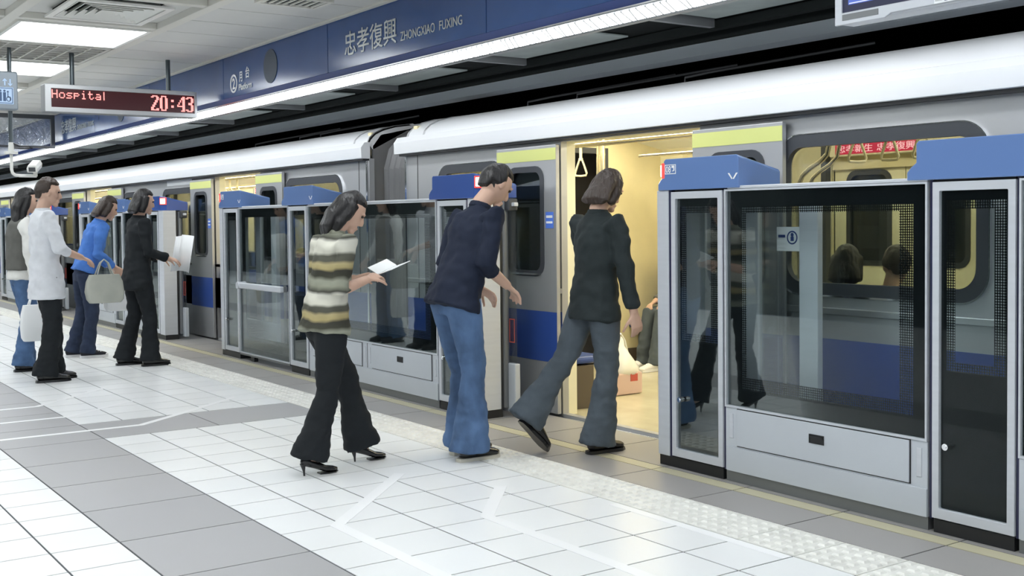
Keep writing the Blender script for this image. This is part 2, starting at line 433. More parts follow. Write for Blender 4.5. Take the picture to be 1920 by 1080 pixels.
# light panels and grilles
def cell_empty(x, y, name, label, cat, group): return empty(name, (x, y, CZ), label, cat, group)
proto = None
def light_panel(cx, cy, label):
    global proto
    if proto is None:
        proto = cell_empty(cx, cy, 'ceiling_light', label, 'ceiling light', 'recessed ceiling lights')
        m1 = MB(); plate(m1, rect(-0.53, 0.53, -0.52, 0.52), [rect(-0.50, 0.50, -0.49, 0.49)], -0.012, 0.035, axis='z'); fixn(m1.build('frame', 'ivory', proto))
        m2 = MB(); m2.box(-0.50, 0.50, -0.49, 0.49, -0.004, 0.02); m2.build('diffuser', 'pan', proto)
        return proto
    c = copy_tree(proto); c.location = (cx, cy, CZ); c['label'] = label; return c
NAMED = {(-10.08, 2.49): 'glowing square ceiling light panel beside the slatted air vent', (-12.46, 2.49): 'glowing ceiling light panel behind the departure display pole'}
for row, y in enumerate((2.49, 0.1, -2.3)):
    for k in range(-5, 8):
        x = round(-10.08 - 2.38 * k, 2)
        if x > 4 or (row == 0 and abs(x + 7.70) < 0.1): continue
        light_panel(x, y, NAMED.get((x, y), 'square ceiling light panel over the platform'))
# air vent (concentric slats) and egg-crate grille
def vent(cx, cy, label):
    t = cell_empty(cx, cy, 'ceiling_vent', label, 'air vent', 'slatted ceiling vents')
    f = MB(); plate(f, rect(-0.42, 0.42, -0.37, 0.37), [rect(-0.37, 0.37, -0.32, 0.32)], -0.015, 0.0, axis='z'); fixn(f.build('frame', 'ivory', t))
    b = MB(); b.box(-0.37, 0.37, -0.32, 0.32, 0.034, 0.048); b.build('backing', 'dark', t)
    s = MB()
    for k in range(5):
        a, c = 0.36 - 0.066 * k, 0.31 - 0.058 * k
        for sx in (-1, 1):
            s.add([(sx * a, -c, -0.012), (sx * a, c, -0.012), (sx * (a - 0.035), c - 0.03, 0.03), (sx * (a - 0.035), -c + 0.03, 0.03)], [(0, 1, 2, 3)])
            s.add([(-a, sx * c, -0.012), (a, sx * c, -0.012), (a - 0.035, sx * (c - 0.03), 0.03), (-a + 0.035, sx * (c - 0.03), 0.03)], [(0, 1, 2, 3)])
    so = s.build('slat', 'ivory', t); md = so.modifiers.new('s', 'SOLIDIFY'); md.thickness = 0.004
vent(-8.86, 2.47, 'square slatted air vent in the ceiling before the first light panel')
vent(-3.6, 2.47, 'square slatted air vent overhead near the photographer')
def grille(cx, cy, label):
    t = cell_empty(cx, cy, 'ceiling_grille', label, 'ceiling grille', 'open grid ceiling grilles')
    f = MB(); plate(f, rect(-0.53, 0.53, -0.52, 0.52), [rect(-0.50, 0.50, -0.49, 0.49)], -0.006, 0.045, axis='z'); fixn(f.build('frame', 'tbar', t))
    b = MB(); b.box(-0.50, 0.50, -0.49, 0.49, 0.045, 0.048); b.build('backing', 'dark2', t)
    s = MB()
    for k in range(1, 7):
        s.box(-0.50, 0.50, -0.49 + 0.14 * k - 0.008, -0.49 + 0.14 * k + 0.008, -0.004, 0.03)
        s.box(-0.50 + 0.143 * k - 0.008, -0.50 + 0.143 * k + 0.008, -0.49, 0.49, -0.004, 0.029)
    s.build('lattice', 'tbar', t)
grille(-11.27, 2.49, 'open metal grid grille between the two glowing ceiling panels')
t = empty('ceiling_speaker', (-7.72, 3.47, CZ), 'dark perforated grille set flush in the ceiling above the blue band', 'speaker grille')
m1 = MB(); plate(m1, rect(-0.16, 0.16, -0.24, 0.24), [rect(-0.13, 0.13, -0.21, 0.21)], -0.02, -0.001, axis='z'); fixn(m1.build('frame', 'tbar', t))
m1 = MB(); m1.box(-0.13, 0.13, -0.21, 0.21, -0.006, -0.001); m1.build('backing', 'dark2', t)
m1 = MB()
for k in range(8): m1.box(-0.13, 0.13, -0.2 + 0.055 * k, -0.185 + 0.055 * k, -0.016, -0.006)
m1.build('slat', 'tbar', t)

# ------------------------------------------------------------------ blue fascia
FY = 4.08
fas = MB(); SE = [-6.13 + 2.315 * k for k in range(5, -12, -1)]
for a, b in zip(SE[1:], SE[:-1]):
    fas.box(a + 0.004, b - 0.004, FY, FY + 0.03, 2.525, 2.925)
o = fas.build('wall_fascia', 'fascia', bevel=0.003); struct(o)
mb = MB()
mb.box(-33, 6, FY + 0.03, FY + 0.06, 2.46, 2.94, 0)
o = mb.build('trim_4', 'black'); struct(o)
mb = MB(); mb.prism([(FY + 0.03, 2.523), (FY - 0.006, 2.523), (FY + 0.012, 2.475), (FY + 0.03, 2.475)], -33, 6)
o = mb.build('trim_5', 'fascia2'); struct(o)
mb = MB(); mb.prism([(FY + 0.03, 2.473), (FY - 0.012, 2.473), (FY - 0.012, 2.46), (FY + 0.03, 2.455)], -33, 6)
o = mb.build('trim_6', 'steel'); struct(o)
# light strip, angled diffuser with slanting louvre blades
t = empty('edge_light_strip', (-8, 4.12, 2.4), 'long ribbed white light strip running under the blue band', 'strip light')
def PY(y): return y - 4.12
m1 = MB(); m1.prism([(PY(4.078), 0.055), (PY(4.085), -0.012), (PY(4.187), 0.016), (PY(4.187), 0.055)], -25, 14); m1.build('diffuser', 'strip', t)
m1 = MB()
m1.prism([(PY(4.074), -0.022), (PY(4.094), -0.026), (PY(4.094), -0.014), (PY(4.076), -0.012)], -25, 14)
m1.prism([(PY(4.05), 0.053), (PY(4.19), 0.053), (PY(4.19), 0.06), (PY(4.05), 0.06)], -25, 14)
m1.build('housing', 'alu_dark', t)
m1 = MB(); random.seed(3)
x = -20.0
while x < 11:
    d = 0.05 + random.random() * 0.05
    m1.add([(x, PY(4.070), 0.052), (x + 0.012, PY(4.070), 0.052), (x + d + 0.012, PY(4.074), -0.012), (x + d, PY(4.074), -0.012),
            (x, PY(4.078), 0.052), (x + 0.012, PY(4.078), 0.052), (x + d + 0.012, PY(4.082), -0.012), (x + d, PY(4.082), -0.012)],
           [(0, 3, 2, 1), (4, 5, 6, 7), (0, 1, 5, 4), (2, 3, 7, 6), (1, 2, 6, 5), (0, 4, 7, 3)])
    x += 0.045 + random.random() * 0.05
m1.build('louvre', 'steel', t)

# lettering on the fascia (each sign is a thing)
def fascia_sign(x0, label):
    t = empty('station_name', (x0, FY - 0.004, 2.7), label, 'station name')
    a = text_fit('忠孝復興', 0, 0.83, -0.085, 0.105, 0, 'letter', 'chinese_lettering', t, bold=0.004)
    b = text_fit('ZHONGXIAO', 0.89, 1.37, -0.08, -0.015, 0, 'letter', 'latin_lettering', t)
    b = text_fit('FUXING', 1.43, 1.72, -0.08, -0.015, 0, 'letter', 'latin_lettering', t)
fascia_sign(-8.13, 'large grey station name in Chinese and capitals on the blue band')
fascia_sign(-17.15, 'distant station name lettering on the blue band beyond the red display')
t = empty('platform_number', (-10.48, FY - 0.004, 2.65), 'white circled number 2 with platform wording on the blue band', 'platform number sign')
m1 = MB(); plate(m1, circ(0, 0, 0.088, 28), [circ(0, 0, 0.070, 28)], -0.003, 0.003); fixn(m1.build('ring', 'white_letter', t))
text_fit('2', -0.033, 0.033, -0.052, 0.052, 0, 'white_letter', 'numeral', t, bold=0.012)
text_fit('月', 0.14, 0.215, 0.0, 0.095, 0, 'white_letter', 'chinese_lettering', t, bold=0.012)
text_fit('台', 0.30, 0.39, 0.02, 0.125, 0, 'white_letter', 'chinese_lettering', t, bold=0.012)
text_fit('Platform', 0.13, 0.45, -0.078, -0.018, 0, 'white_letter', 'latin_lettering', t, bold=0.004)
m1 = MB(); plate(m1, circ(-9.60, 2.715, 0.15, 32), [], FY - 0.006, FY - 0.0005); o = fixn(m1.build('speaker_cover', 'oval'))
tag(o, 'dark round cover on the blue band beside the platform number', 'speaker cover', 'round covers on the blue band')
m1 = MB(); plate(m1, circ(-14.2, 2.715, 0.14, 32), [], FY - 0.006, FY - 0.0005); o = fixn(m1.build('speaker_cover', 'oval'))
tag(o, 'dark round cover on the blue band behind the red display', 'speaker cover', 'round covers on the blue band')

# ------------------------------------------------------------------ dark soffit and ducts above the train
mb = MB()
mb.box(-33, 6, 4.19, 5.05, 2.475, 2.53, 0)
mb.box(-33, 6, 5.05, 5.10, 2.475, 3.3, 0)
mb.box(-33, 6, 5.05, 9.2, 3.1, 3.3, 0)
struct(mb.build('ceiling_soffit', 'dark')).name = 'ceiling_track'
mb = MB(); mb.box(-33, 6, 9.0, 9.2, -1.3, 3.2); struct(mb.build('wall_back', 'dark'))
mb = MB(); mb.box(-33.2, -33, -3.4, 9.2, -1.3, 3.3); struct(mb.build('wall_left', 'dark2'))
mb = MB(); mb.box(-33, 6, -3.6, -3.4, 0, 3.0); struct(mb.build('wall_front', 'dark2'))
mb = MB()
mb.box(-33, 6, 5.42, 5.60, 2.41, 2.50, 0)
o = mb.build('cable_duct', 'duct'); tag(o, 'pale grey cable duct running above the train roof', 'duct')
mb = MB(); mb.box(-33, 6, 4.78, 4.84, 2.42, 2.47); mb.box(-33, 6, 4.96, 5.0, 2.40, 2.47)
o = mb.build('cable_duct', 'dark'); tag(o, 'dark twin rails fixed under the black soffit', 'duct')
pl = None
for k in range(-3, 12):
    x = -4.15 - 1.86 * k
    if pl is None:
        pl = empty('soffit_fixture', (x, 4.5, 2.47)); 
        m1 = MB(); m1.box(-0.55, 0.55, -0.20, 0.20, -0.012, 0.0); m1.build('cover', 'plate', pl, bevel=0.004)
        m1 = MB(); m1.box(-0.64, -0.60, -0.24, 0.24, -0.05, 0.0); m1.build('bracket', 'alu_dark', pl)
        q = pl
    else: q = copy_tree(pl); q.location = (x, 4.5, 2.47)
    tag(q, 'grey cover plate on the dark soffit between light strip and train', 'cover plate', 'cover plates along the dark soffit')

# ------------------------------------------------------------------ platform screens
SY, SD = 4.135, 0.27
def kick(mb, x0, x1): mb.box(x0, x1, SY + 0.03, SY + 0.2, 0.0005, 0.052)
def header(t, x0, length, lamp, mat, flare=True):
    """blue cap, base at z 1.475; lamp: 'left', 'right' or None - the chamfered corner that carries the lamp"""
    n = 0.06
    L, R_ = x0, x0 + length
    m1 = MB()
    # outline in plan (x, y) with the corner chamfer
    pts = [(L, SY + SD + 0.02), (L, SY - 0.012), (R_, SY - 0.012), (R_, SY + SD + 0.02)]
    if lamp == 'left': pts = [(L, SY + SD + 0.02), (L, SY + 0.035), (L + 0.05, SY - 0.012), (R_, SY - 0.012), (R_, SY + SD + 0.02)]
    if lamp == 'right': pts = [(L, SY + SD + 0.02), (L, SY - 0.012), (R_ - 0.06, SY - 0.012), (R_, SY + 0.048), (R_, SY + SD + 0.02)]
    k = len(pts)
    def ring(grow_l, grow_r, z0, dz):
        out = []
        for (x, y) in pts:
            g = -grow_l if abs(x - L) < 0.055 and (x - L) < 0.055 and abs(x - L) < 1e-6 + (0.051 if lamp == 'left' else 0) else 0
            if x > R_ - 0.065 and lamp == 'right' or abs(x - R_) < 1e-6: g = grow_r
            zz = z0 + (dz * (y - SY) / SD if dz else 0)
            out.append((x + g, y, zz))
        return out
    gl, gr = (0.045, 0.0) if lamp != 'right' else (0.045, 0.0)
    rs = [ring(gl, gr, 1.472, 0), ring(gl, gr, 1.505, 0), ring(gl * 0.6, gr, 1.525, 0), ring(0, 0, 1.545, 0), ring(0, 0, 1.622, -0.062), ring(-0.012, -0.012, 1.634, -0.062)]
    v = [p for r in rs for p in r]; f = [tuple(range(k))]
    for i in range(len(rs) - 1):
        for j in range(k): f.append((i * k + j, i * k + (j + 1) % k, (i + 1) * k + (j + 1) % k, (i + 1) * k + j))
    f.append(tuple(range((len(rs) - 1) * k, len(rs) * k)))
    m1.add(v, f); h = fixn(m1.build('header_cap', mat, t, bevel=0.004))
    if lamp == 'right':
        c = Vector((R_ - 0.03, SY + 0.018, 1.578)); nrm = Vector((1, -1, 0)).normalized(); sd = Vector((1, 1, 0)).normalized(); w_ = 0.032
    elif lamp == 'left':
        c = Vector((L + 0.025, SY + 0.0115, 1.575)); nrm = Vector((-1, -1, 0)).normalized(); sd = Vector((1, -1, 0)).normalized(); w_ = 0.030
    if lamp:
        def slab(w2, h2, d0, d1):
            q = []
            for d in (d0, d1):
                for sx, sz in ((-1, -1), (1, -1), (1, 1), (-1, 1)): q.append(c + sd * w2 * sx + Vector((0, 0, h2 * sz)) + nrm * d)
            return q
        fc = [(0, 1, 2, 3), (4, 7, 6, 5), (0, 4, 5, 1), (1, 5, 6, 2), (2, 6, 7, 3), (3, 7, 4, 0)]
        m1 = MB(); m1.add(slab(w_ + 0.008, 0.040, -0.006, 0.012), fc); lr = fixn(m1.build('warning_lamp', 'lamp_rim', t, bevel=0.004))
        m1 = MB(); m1.add(slab(w_ - 0.002, 0.030, 0.009, 0.018), fc); fixn(m1.build('lamp_lens', 'lamp', lr, bevel=0.004))
    return h
def lock(t, x, z=0.37):
    m1 = MB(); m1.tube([(x, SY - 0.016, z), (x, SY + 0.01, z)], 0.014, 16); m1.tube([(x, SY - 0.02, z), (x, SY - 0.014, z)], 0.008, 12)
    m1.build('lock', 'chrome', t, smooth='auto')
def access_door(t, x0, x1, win_z=0.68, lockx=None):
    m1 = MB(); plate(m1, rect(x0, x1, 0.062, 1.462), [rrect(x0 + 0.032, x1 - 0.032, 0.105, 1.425, 0.006)], SY, SY + 0.03)
    fr = fixn(m1.build('door_frame', 'alu', t, bevel=0.002))
    m1 = MB(); m1.box(x0 + 0.03, x1 - 0.03, SY + 0.012, SY + 0.018, 0.10, 1.43); m1.build('glass_pane', 'glass', fr)
    m1 = MB(); plate(m1, rect(x0 + 0.03, x1 - 0.03, 0.10, 1.43), [rect(x0 + 0.055, x1 - 0.05, win_z, 1.385)], SY + 0.019, SY + 0.023)
    fixn(m1.build('enamel_border', 'frit', fr))
    m1 = MB(); plate(m1, rect(x0 + 0.055, x1 - 0.05, win_z, 1.385), [rect(x0 + 0.095, x1 - 0.10, win_z + 0.04, 1.35)], SY + 0.019, SY + 0.021)
    fixn(m1.build('dotted_border', 'dots', fr))
    lock(fr, lockx if lockx else x0 + 0.072)
def pillar(kind, x0, label, sticker=True):
    """kind 'start': silver post at the left of its glass door; 'end': post at the right; 'mid': no post"""
    t = empty('gate_pillar', (0, 0, 0), label, 'platform gate pillar', 'gate pillars of the platform screen')
    if kind == 'start':
        px0, px1, a, b, lamp = x0, x0 + 0.088, x0 + 0.108, x0 + 0.482, 'left'; hx, hl = x0 + 0.02, 0.585
    elif kind == 'end':
        px0, px1, a, b, lamp = x0 + 0.395, x0 + 0.56, x0, x0 + 0.375, 'right'; hx, hl = x0 - 0.045, 0.605
    else:
        px0 = None; a, b, lamp = x0, x0 + 0.37, None; hx, hl = x0 - 0.07, 0.60
    if px0 is not None:
        m1 = MB(); m1.box(px0, px1, SY, SY + SD - (0.12 if kind == 'end' else 0), 0.055, 1.472); m1.build('post', 'alu', t, bevel=0.004)
        m1 = MB(); m1.box(*( (px1 + 0.001, a - 0.001) if kind == 'start' else (b + 0.001, px0 - 0.001)), SY + 0.006, SY + 0.05, 0.055, 1.472); m1.build('seam', 'navyseam', t)
    access_door(t, a, b, lockx=a + 0.072)
    m1 = MB(); m1.box(a - 0.016, a - 0.003, SY + 0.01, SY + 0.06, 0.055, 1.47); m1.box(b + 0.003, b + 0.016, SY + 0.01, SY + 0.06, 0.055, 1.47); m1.build('side_seal', 'navyseam', t)
    lo, hi = (px0 if kind == 'start' else a), (px1 if kind == 'end' else b)
    m1 = MB(); m1.box(lo + 0.004, hi - 0.004, SY + 0.01, SY + 0.16, 0.0005, 0.055); m1.build('kick_plate', 'black', t)
    m1 = MB(); m1.box(a + 0.01, b - 0.01, SY + 0.02, SY + SD, 1.463, 1.474); m1.build('cap_gap', 'black', t)
    h = header(t, hx, hl, lamp, 'bluedk' if kind == 'end' else 'blue')
    if kind == 'end':
        # dark rounded column and sensor on the track side of the post
        m1 = MB(); m1.tube([(px1 - 0.035, SY + 0.200, 0.06), (px1 - 0.035, SY + 0.200, 1.46)], 0.034, 16); m1.build('door_column', 'alu_dark', t, smooth='auto')
        m1 = MB(); m1.box(px1 - 0.03, px1 + 0.045, SY + 0.19, SY + 0.27, 1.385, 1.468); m1.build('sensor', 'gasket', t, bevel=0.012)
        m1 = MB(); m1.box(px0, px1, SY + 0.151, SY + 0.165, 0.055, 1.47); m1.build('seam', 'black', t)
    else:
        # small white triangle mark at the far corner of the cap
        cx = hx + hl - 0.035; m1 = MB(); y = SY - 0.0135
        for sgn in (-1, 1):
            m1.add([(cx + sgn * 0.034, y, 1.545), (cx + sgn * 0.022, y, 1.545), (cx + sgn * 0.0, y, 1.517), (cx + sgn * 0.008, y, 1.514)], [(0, 1, 2, 3)])
        m1.build('corner_mark', 'white_letter', h)
    if kind == 'start' and sticker:
        y = SY - 0.0135; a0, a1 = hx + 0.058, hx + 0.142
        m1 = MB(); plate(m1, rect(a0, a1, 1.556, 1.606), [rect(a0 + 0.004, a1 - 0.004, 1.560, 1.602)], y, y + 0.001); plate(m1, rect(a0 + 0.052, a1 - 0.012, 1.588, 1.600), [], y, y + 0.001)
        st = m1.build('number_plate', 'white_letter', h)
        text_fit('08', a0 + 0.008, a0 + 0.046, 1.563, 1.599, y, 'white_letter', 'numeral', st, bold=0.01, depth=0.001)
        text_fit('J', a0 + 0.056, a1 - 0.010, 1.570, 1.598, y, 'white_letter', 'numeral', st, bold=0.01, depth=0.001)
    return t
def screen(x0, x1, npanel, label, bar=False, win=(0.10, 0.08)):
    """glazed bay: top rail, black-edged glass, light grey base with hinged panels (npanel=0: glass to the floor with a push bar)"""
    t = empty('glass_screen', (0, 0, 0), label, 'platform glass screen', 'glass screens of the platform edge')
    zb = 0.385 if npanel else 0.075
    m1 = MB(); m1.box(x0 + 0.02, x1 + 0.0, SY + 0.0, SY + 0.05, 1.466, 1.482); m1.build('top_rail', 'alu', t, bevel=0.004)
    m1 = MB(); plate(m1, rect(x0, x1, zb - 0.01, 1.465), [rect(x0 + 0.009, x1 - 0.009, zb, 1.456)], SY, SY + 0.03); fixn(m1.build('edge_frame', 'alu', t))
    m1 = MB(); m1.box(x0 + 0.009, x1 - 0.009, SY + 0.012, SY + 0.018, zb, 1.456); m1.build('glass_pane', 'glass', t)
    wx0, wx1, wz0, wz1 = x0 + win[0], x1 - win[1], zb + 0.085 if npanel else 0.235, 1.375
    m1 = MB(); plate(m1, rect(x0 + 0.009, x1 - 0.009, zb, 1.456), [rect(wx0, wx1, wz0, wz1)], SY + 0.019, SY + 0.023); fixn(m1.build('enamel_border', 'frit', t))
    if npanel:
        m1 = MB(); plate(m1, rect(wx0, wx1, wz0, wz1), [rect(wx0 + 0.03, wx1 - 0.07, wz0 + 0.06, wz1 - 0.03)], SY + 0.019, SY + 0.021); fixn(m1.build('dotted_border', 'dots', t))
        m1 = MB(); m1.box(x0, x1, SY + 0.006, SY + 0.20, 0.055, 0.374); bp = m1.build('base_panel', 'panelgrey', t, bevel=0.003)
        m1 = MB(); m1.box(x0 + 0.012, x1, SY + 0.0, SY + 0.006, 0.055, 0.176); m1.build('kick_panel', 'panelgrey', bp, bevel=0.002)
        wd = (x1 - x0) / npanel
        for i in range(npanel):
            a, b = x0 + wd * i + 0.085, x0 + wd * (i + 1) - 0.085
            m1 = MB(); m1.box(a - 0.005, b + 0.005, SY + 0.003, SY + 0.007, 0.183, 0.373); m1.build('panel_gap', 'black', bp)
            m1 = MB(); m1.box(a, b, SY - 0.003, SY + 0.006, 0.188, 0.369); ap = m1.build('access_panel', 'panelgrey', t, bevel=0.0015)
            hx = (a + b) / 2 - 0.04
            m1 = MB(); plate(m1, rect(hx, hx + 0.086, 0.276, 0.318), [rect(hx + 0.004, hx + 0.082, 0.280, 0.314)], SY - 0.007, SY - 0.003)
            m1.box(hx + 0.004, hx + 0.082, SY - 0.0045, SY - 0.003, 0.280, 0.314); m1.box(hx + 0.006, hx + 0.08, SY - 0.008, SY - 0.0045, 0.300, 0.312)
            fixn(m1.build('handle', 'black', ap))
            for q in (x0 + wd * i + 0.028, x0 + wd * (i + 1) - 0.052):
                m1 = MB(); m1.box(q, q + 0.026, SY + 0.002, SY + 0.007, 0.22, 0.345); m1.build('hinge', 'alu', bp, bevel=0.003)
            if i: m1 = MB(); m1.box(x0 + wd * i - 0.002, x0 + wd * i + 0.002, SY + 0.004, SY + 0.007, 0.183, 0.374); m1.build('panel_gap', 'black', bp)
        m1 = MB(); m1.box(x0, x1, SY + 0.012, SY + 0.05, 0.0005, 0.055); m1.build('kick_plate', 'alu_dark', t)
    else:
        m1 = MB(); m1.box(x0, x1, SY + 0.0, SY + 0.03, 0.048, 0.064); m1.build('base_rail', 'alu_dark', t)
        m1 = MB(); m1.box(x0 + 0.25, x0 + 0.33, SY + 0.01, SY + 0.05, 0.0005, 0.048); m1.build('foot', 'black', t)
    if bar:
        m1 = MB(); m1.box(x0 + 0.15, x1 - 0.02, SY - 0.075, SY - 0.035, 0.70, 0.755); pb = m1.build('push_bar', 'alu', t, bevel=0.010)
        m1 = MB(); m1.tube([(x0 + 0.165, SY - 0.085, 0.728), (x0 + 0.165, SY - 0.0, 0.728)], 0.034, 16); m1.build('bar_end', 'alu', pb, smooth='auto')
        m1 = MB(); m1.box(x1 - 0.06, x1 - 0.03, SY - 0.04, SY + 0.0, 0.705, 0.75); m1.build('bar_bracket', 'alu_dark', pb)
    return t
def leaf(x0, x1, lead, label, sticker=False):
    """sliding half-height gate leaf, retracted behind the screen; lead 'left' or 'right' is the closing edge"""
    t = empty('sliding_gate', (0, 0, 0), label, 'sliding platform gate', 'sliding gates drawn back behind the screens')
    y0, y1 = SY + 0.215, SY + 0.25
    m1 = MB(); m1.box(x0 + 0.01, x1 - 0.01, y0 + 0.014, y0 + 0.020, 0.36, 1.42); m1.build('glass_pane', 'glass_clear', t)
    m1 = MB(); m1.box(x0, x1, y0 - 0.004, y1 + 0.004, 0.03, 0.36); m1.build('base_panel', 'panelgrey', t, bevel=0.006)
    m1 = MB(); m1.box(x0, x1, y0, y1, 1.415, 1.44); m1.build('top_rail', 'alu', t, bevel=0.004)
    tr = (x1 - 0.115, x1) if lead == 'left' else (x0, x0 + 0.115)
    m1 = MB(); m1.box(*tr, y0 - 0.004, y1, 0.36, 1.415); m1.build('trailing_stile', 'alu', t, bevel=0.004)
    q = x0 + 0.40 if lead == 'left' else x1 - 0.52
    m1 = MB(); m1.box(q, q + 0.12, y0 + 0.002, y1, 0.36, 1.415); m1.build('middle_stile', 'alu', t, bevel=0.004)
    if lead == 'right':
        m1 = MB(); plate(m1, rect(x1 - 0.085, x1 - 0.025, 0.50, 0.66), [rect(x1 - 0.080, x1 - 0.030, 0.506, 0.654)], y0 + 0.010, y0 + 0.0135); fixn(m1.build('warning_sticker', 'redprint', t))
    if sticker:
        sx = x1 - 0.115 - 0.155
        m1 = MB(); m1.box(sx, sx + 0.145, y0 + 0.010, y0 + 0.0135, 1.155, 1.275); s = m1.build('notice_sticker', 'white_letter', t)
        m1 = MB(); plate(m1, circ(sx + 0.10, 1.222, 0.034, 20), [circ(sx + 0.10, 1.222, 0.027, 20)], y0 + 0.009, y0 + 0.010)
        m1.ell((sx + 0.10, y0 + 0.0095, 1.236), (0.010, 0.001, 0.010)); m1.box(sx + 0.09, sx + 0.11, y0 + 0.009, y0 + 0.010, 1.205, 1.227)
        m1.box(sx + 0.01, sx + 0.055, y0 + 0.009, y0 + 0.010, 1.222, 1.236); fixn(m1.build('sticker_symbol', 'fascia2', s))
def section(xs, xe, first, tags, npan2, sticker=True):
    pillar('start', xs, tags[0], sticker)
    if first == 'door': screen(xs + 0.497, xs + 1.675, 0, tags[1], bar=True, win=(0.13, 0.06))
    else: screen(xs + 0.497, xs + 1.665, 1, tags[1])
    pillar('mid', xs + 1.69, tags[2], False)
    screen(xs + 2.075, xe - 0.578, npan2, tags[3], win=(0.08, 0.12))
    pillar('end', xe - 0.56, tags[4])
    leaf(xs - 0.0, xs + 0.91, 'left', tags[5], sticker=(first != 'door'))
    leaf(xe - 0.80, xe + 0.075, 'right', tags[6])
section(-4.58, -0.85, 'panel', ['gate pillar marked 08 with blue cap right of the open train door', 'glass screen with one base drawer panel beside the pillar marked 08',
        'gate pillar under the longer blue cap near the right edge', 'glass screen at the far right edge of the picture', 'gate pillar beyond the right edge of the picture',
        'sliding gate drawn back behind the screen right of the open door', 'sliding gate beyond the right edge of the picture'], 2)
section(-11.09, -6.30, 'door', ['slim gate pillar with rounded blue cap left of the push bar door', 'glass emergency door with a silver push bar across it',
        'gate pillar with deep blue cap between push bar door and long screen', 'long glass screen with two drawer panels behind the striped top woman', 'gate pillar with glowing lamp behind the jeans wearer, left of the open door',
        'sliding gate drawn back behind the push bar door', 'sliding gate peeking out left of the open train door'], 2)
section(-16.52, -12.86, 'panel', ['gate pillar with red lamp behind the man in the white shirt', 'glass screen partly hidden by the man in the white shirt',
        'gate pillar with blue cap just left of the black suited person', 'glass screen with base panels behind the black suited person', 'silver gate pillar with bright lamp right of the black suited person',
        'sliding gate drawn back behind the person in blue', 'sliding gate peeking out beside the bright lamp pillar'], 1)
section(-22.0, -18.3, 'panel', ['distant gate pillar with lamp at the left edge of the picture', 'distant glass screen between the two queueing people at the left',
        'distant gate pillar behind the long haired woman', 'distant glass screen behind the man in the white shirt', 'distant gate pillar whose lamp shows beside the neck of the white shirted man',
        'distant sliding gate at the left edge of the picture', 'distant sliding gate behind the man in the white shirt'], 1)
# ------------------------------------------------------------------ train
TY = 4.65; FARY = 7.42; CARC = 2.10
DOORW = 0.66           # half width of an opening
def door_leaf(t, x0, x1, y, name='door_leaf', sticker=None, inner=False):
    """one leaf: window in the upper half, blue band, yellow top band"""
    m = 1 if inner else -1
    cx = (x0 + x1) / 2
    win = rrect(cx - 0.19, cx + 0.19, 0.96, 1.665, 0.07)
    m1 = MB(); plate(m1, rect(x0, x1, 0.015, 1.825), [win], y, y + 0.03); lf = fixn(m1.build(name, 'cream_lt' if inner else 'steel_dull', t, bevel=0.003))
    m1 = MB(); plate(m1, rrect(cx - 0.215, cx + 0.215, 0.935, 1.69, 0.09), [rrect(cx - 0.175, cx + 0.175, 0.975, 1.65, 0.06)], y - 0.006 if not inner else y - 0.008, y + 0.01); fixn(m1.build('window_gasket', 'gasket', lf, smooth='auto'))
    m1 = MB(); m1.box(cx - 0.19, cx + 0.19, y + 0.014, y + 0.02, 0.96, 1.665); m1.build('window_pane', 'darkwin' if inner else 'glass_dk', lf)
    if not inner:
        m1 = MB(); m1.box(cx - 0.19, cx + 0.19, y - 0.012, y - 0.002, 0.945, 0.957); m1.build('sill_trim', 'chrome', lf)
        m1 = MB(); m1.box(x0 + 0.001, x1 - 0.001, y - 0.002, y, 0.36, 0.70); m1.build('blue_stripe', 'stripe', lf)
        m1 = MB(); m1.box(x0 + 0.001, x1 - 0.001, y - 0.002, y, 1.725, 1.805); m1.build('yellow_band', 'yellowband', lf)
    if sticker is not None:
        m1 = MB(); m1.box(sticker, sticker + 0.085, y - 0.003, y, 1.265, 1.375); s = m1.build('blue_sticker', 'sign_sticker', lf)
        m1 = MB(); m1.box(sticker + 0.008, sticker + 0.077, y - 0.004, y - 0.003, 1.335, 1.352); m1.box(sticker + 0.008, sticker + 0.077, y - 0.004, y - 0.003, 1.298, 1.312); m1.build('sticker_text', 'white_letter', s)
    return lf
M['sign_sticker'] = pr('blue_sticker', (0.10, 0.22, 0.75), 0.4)

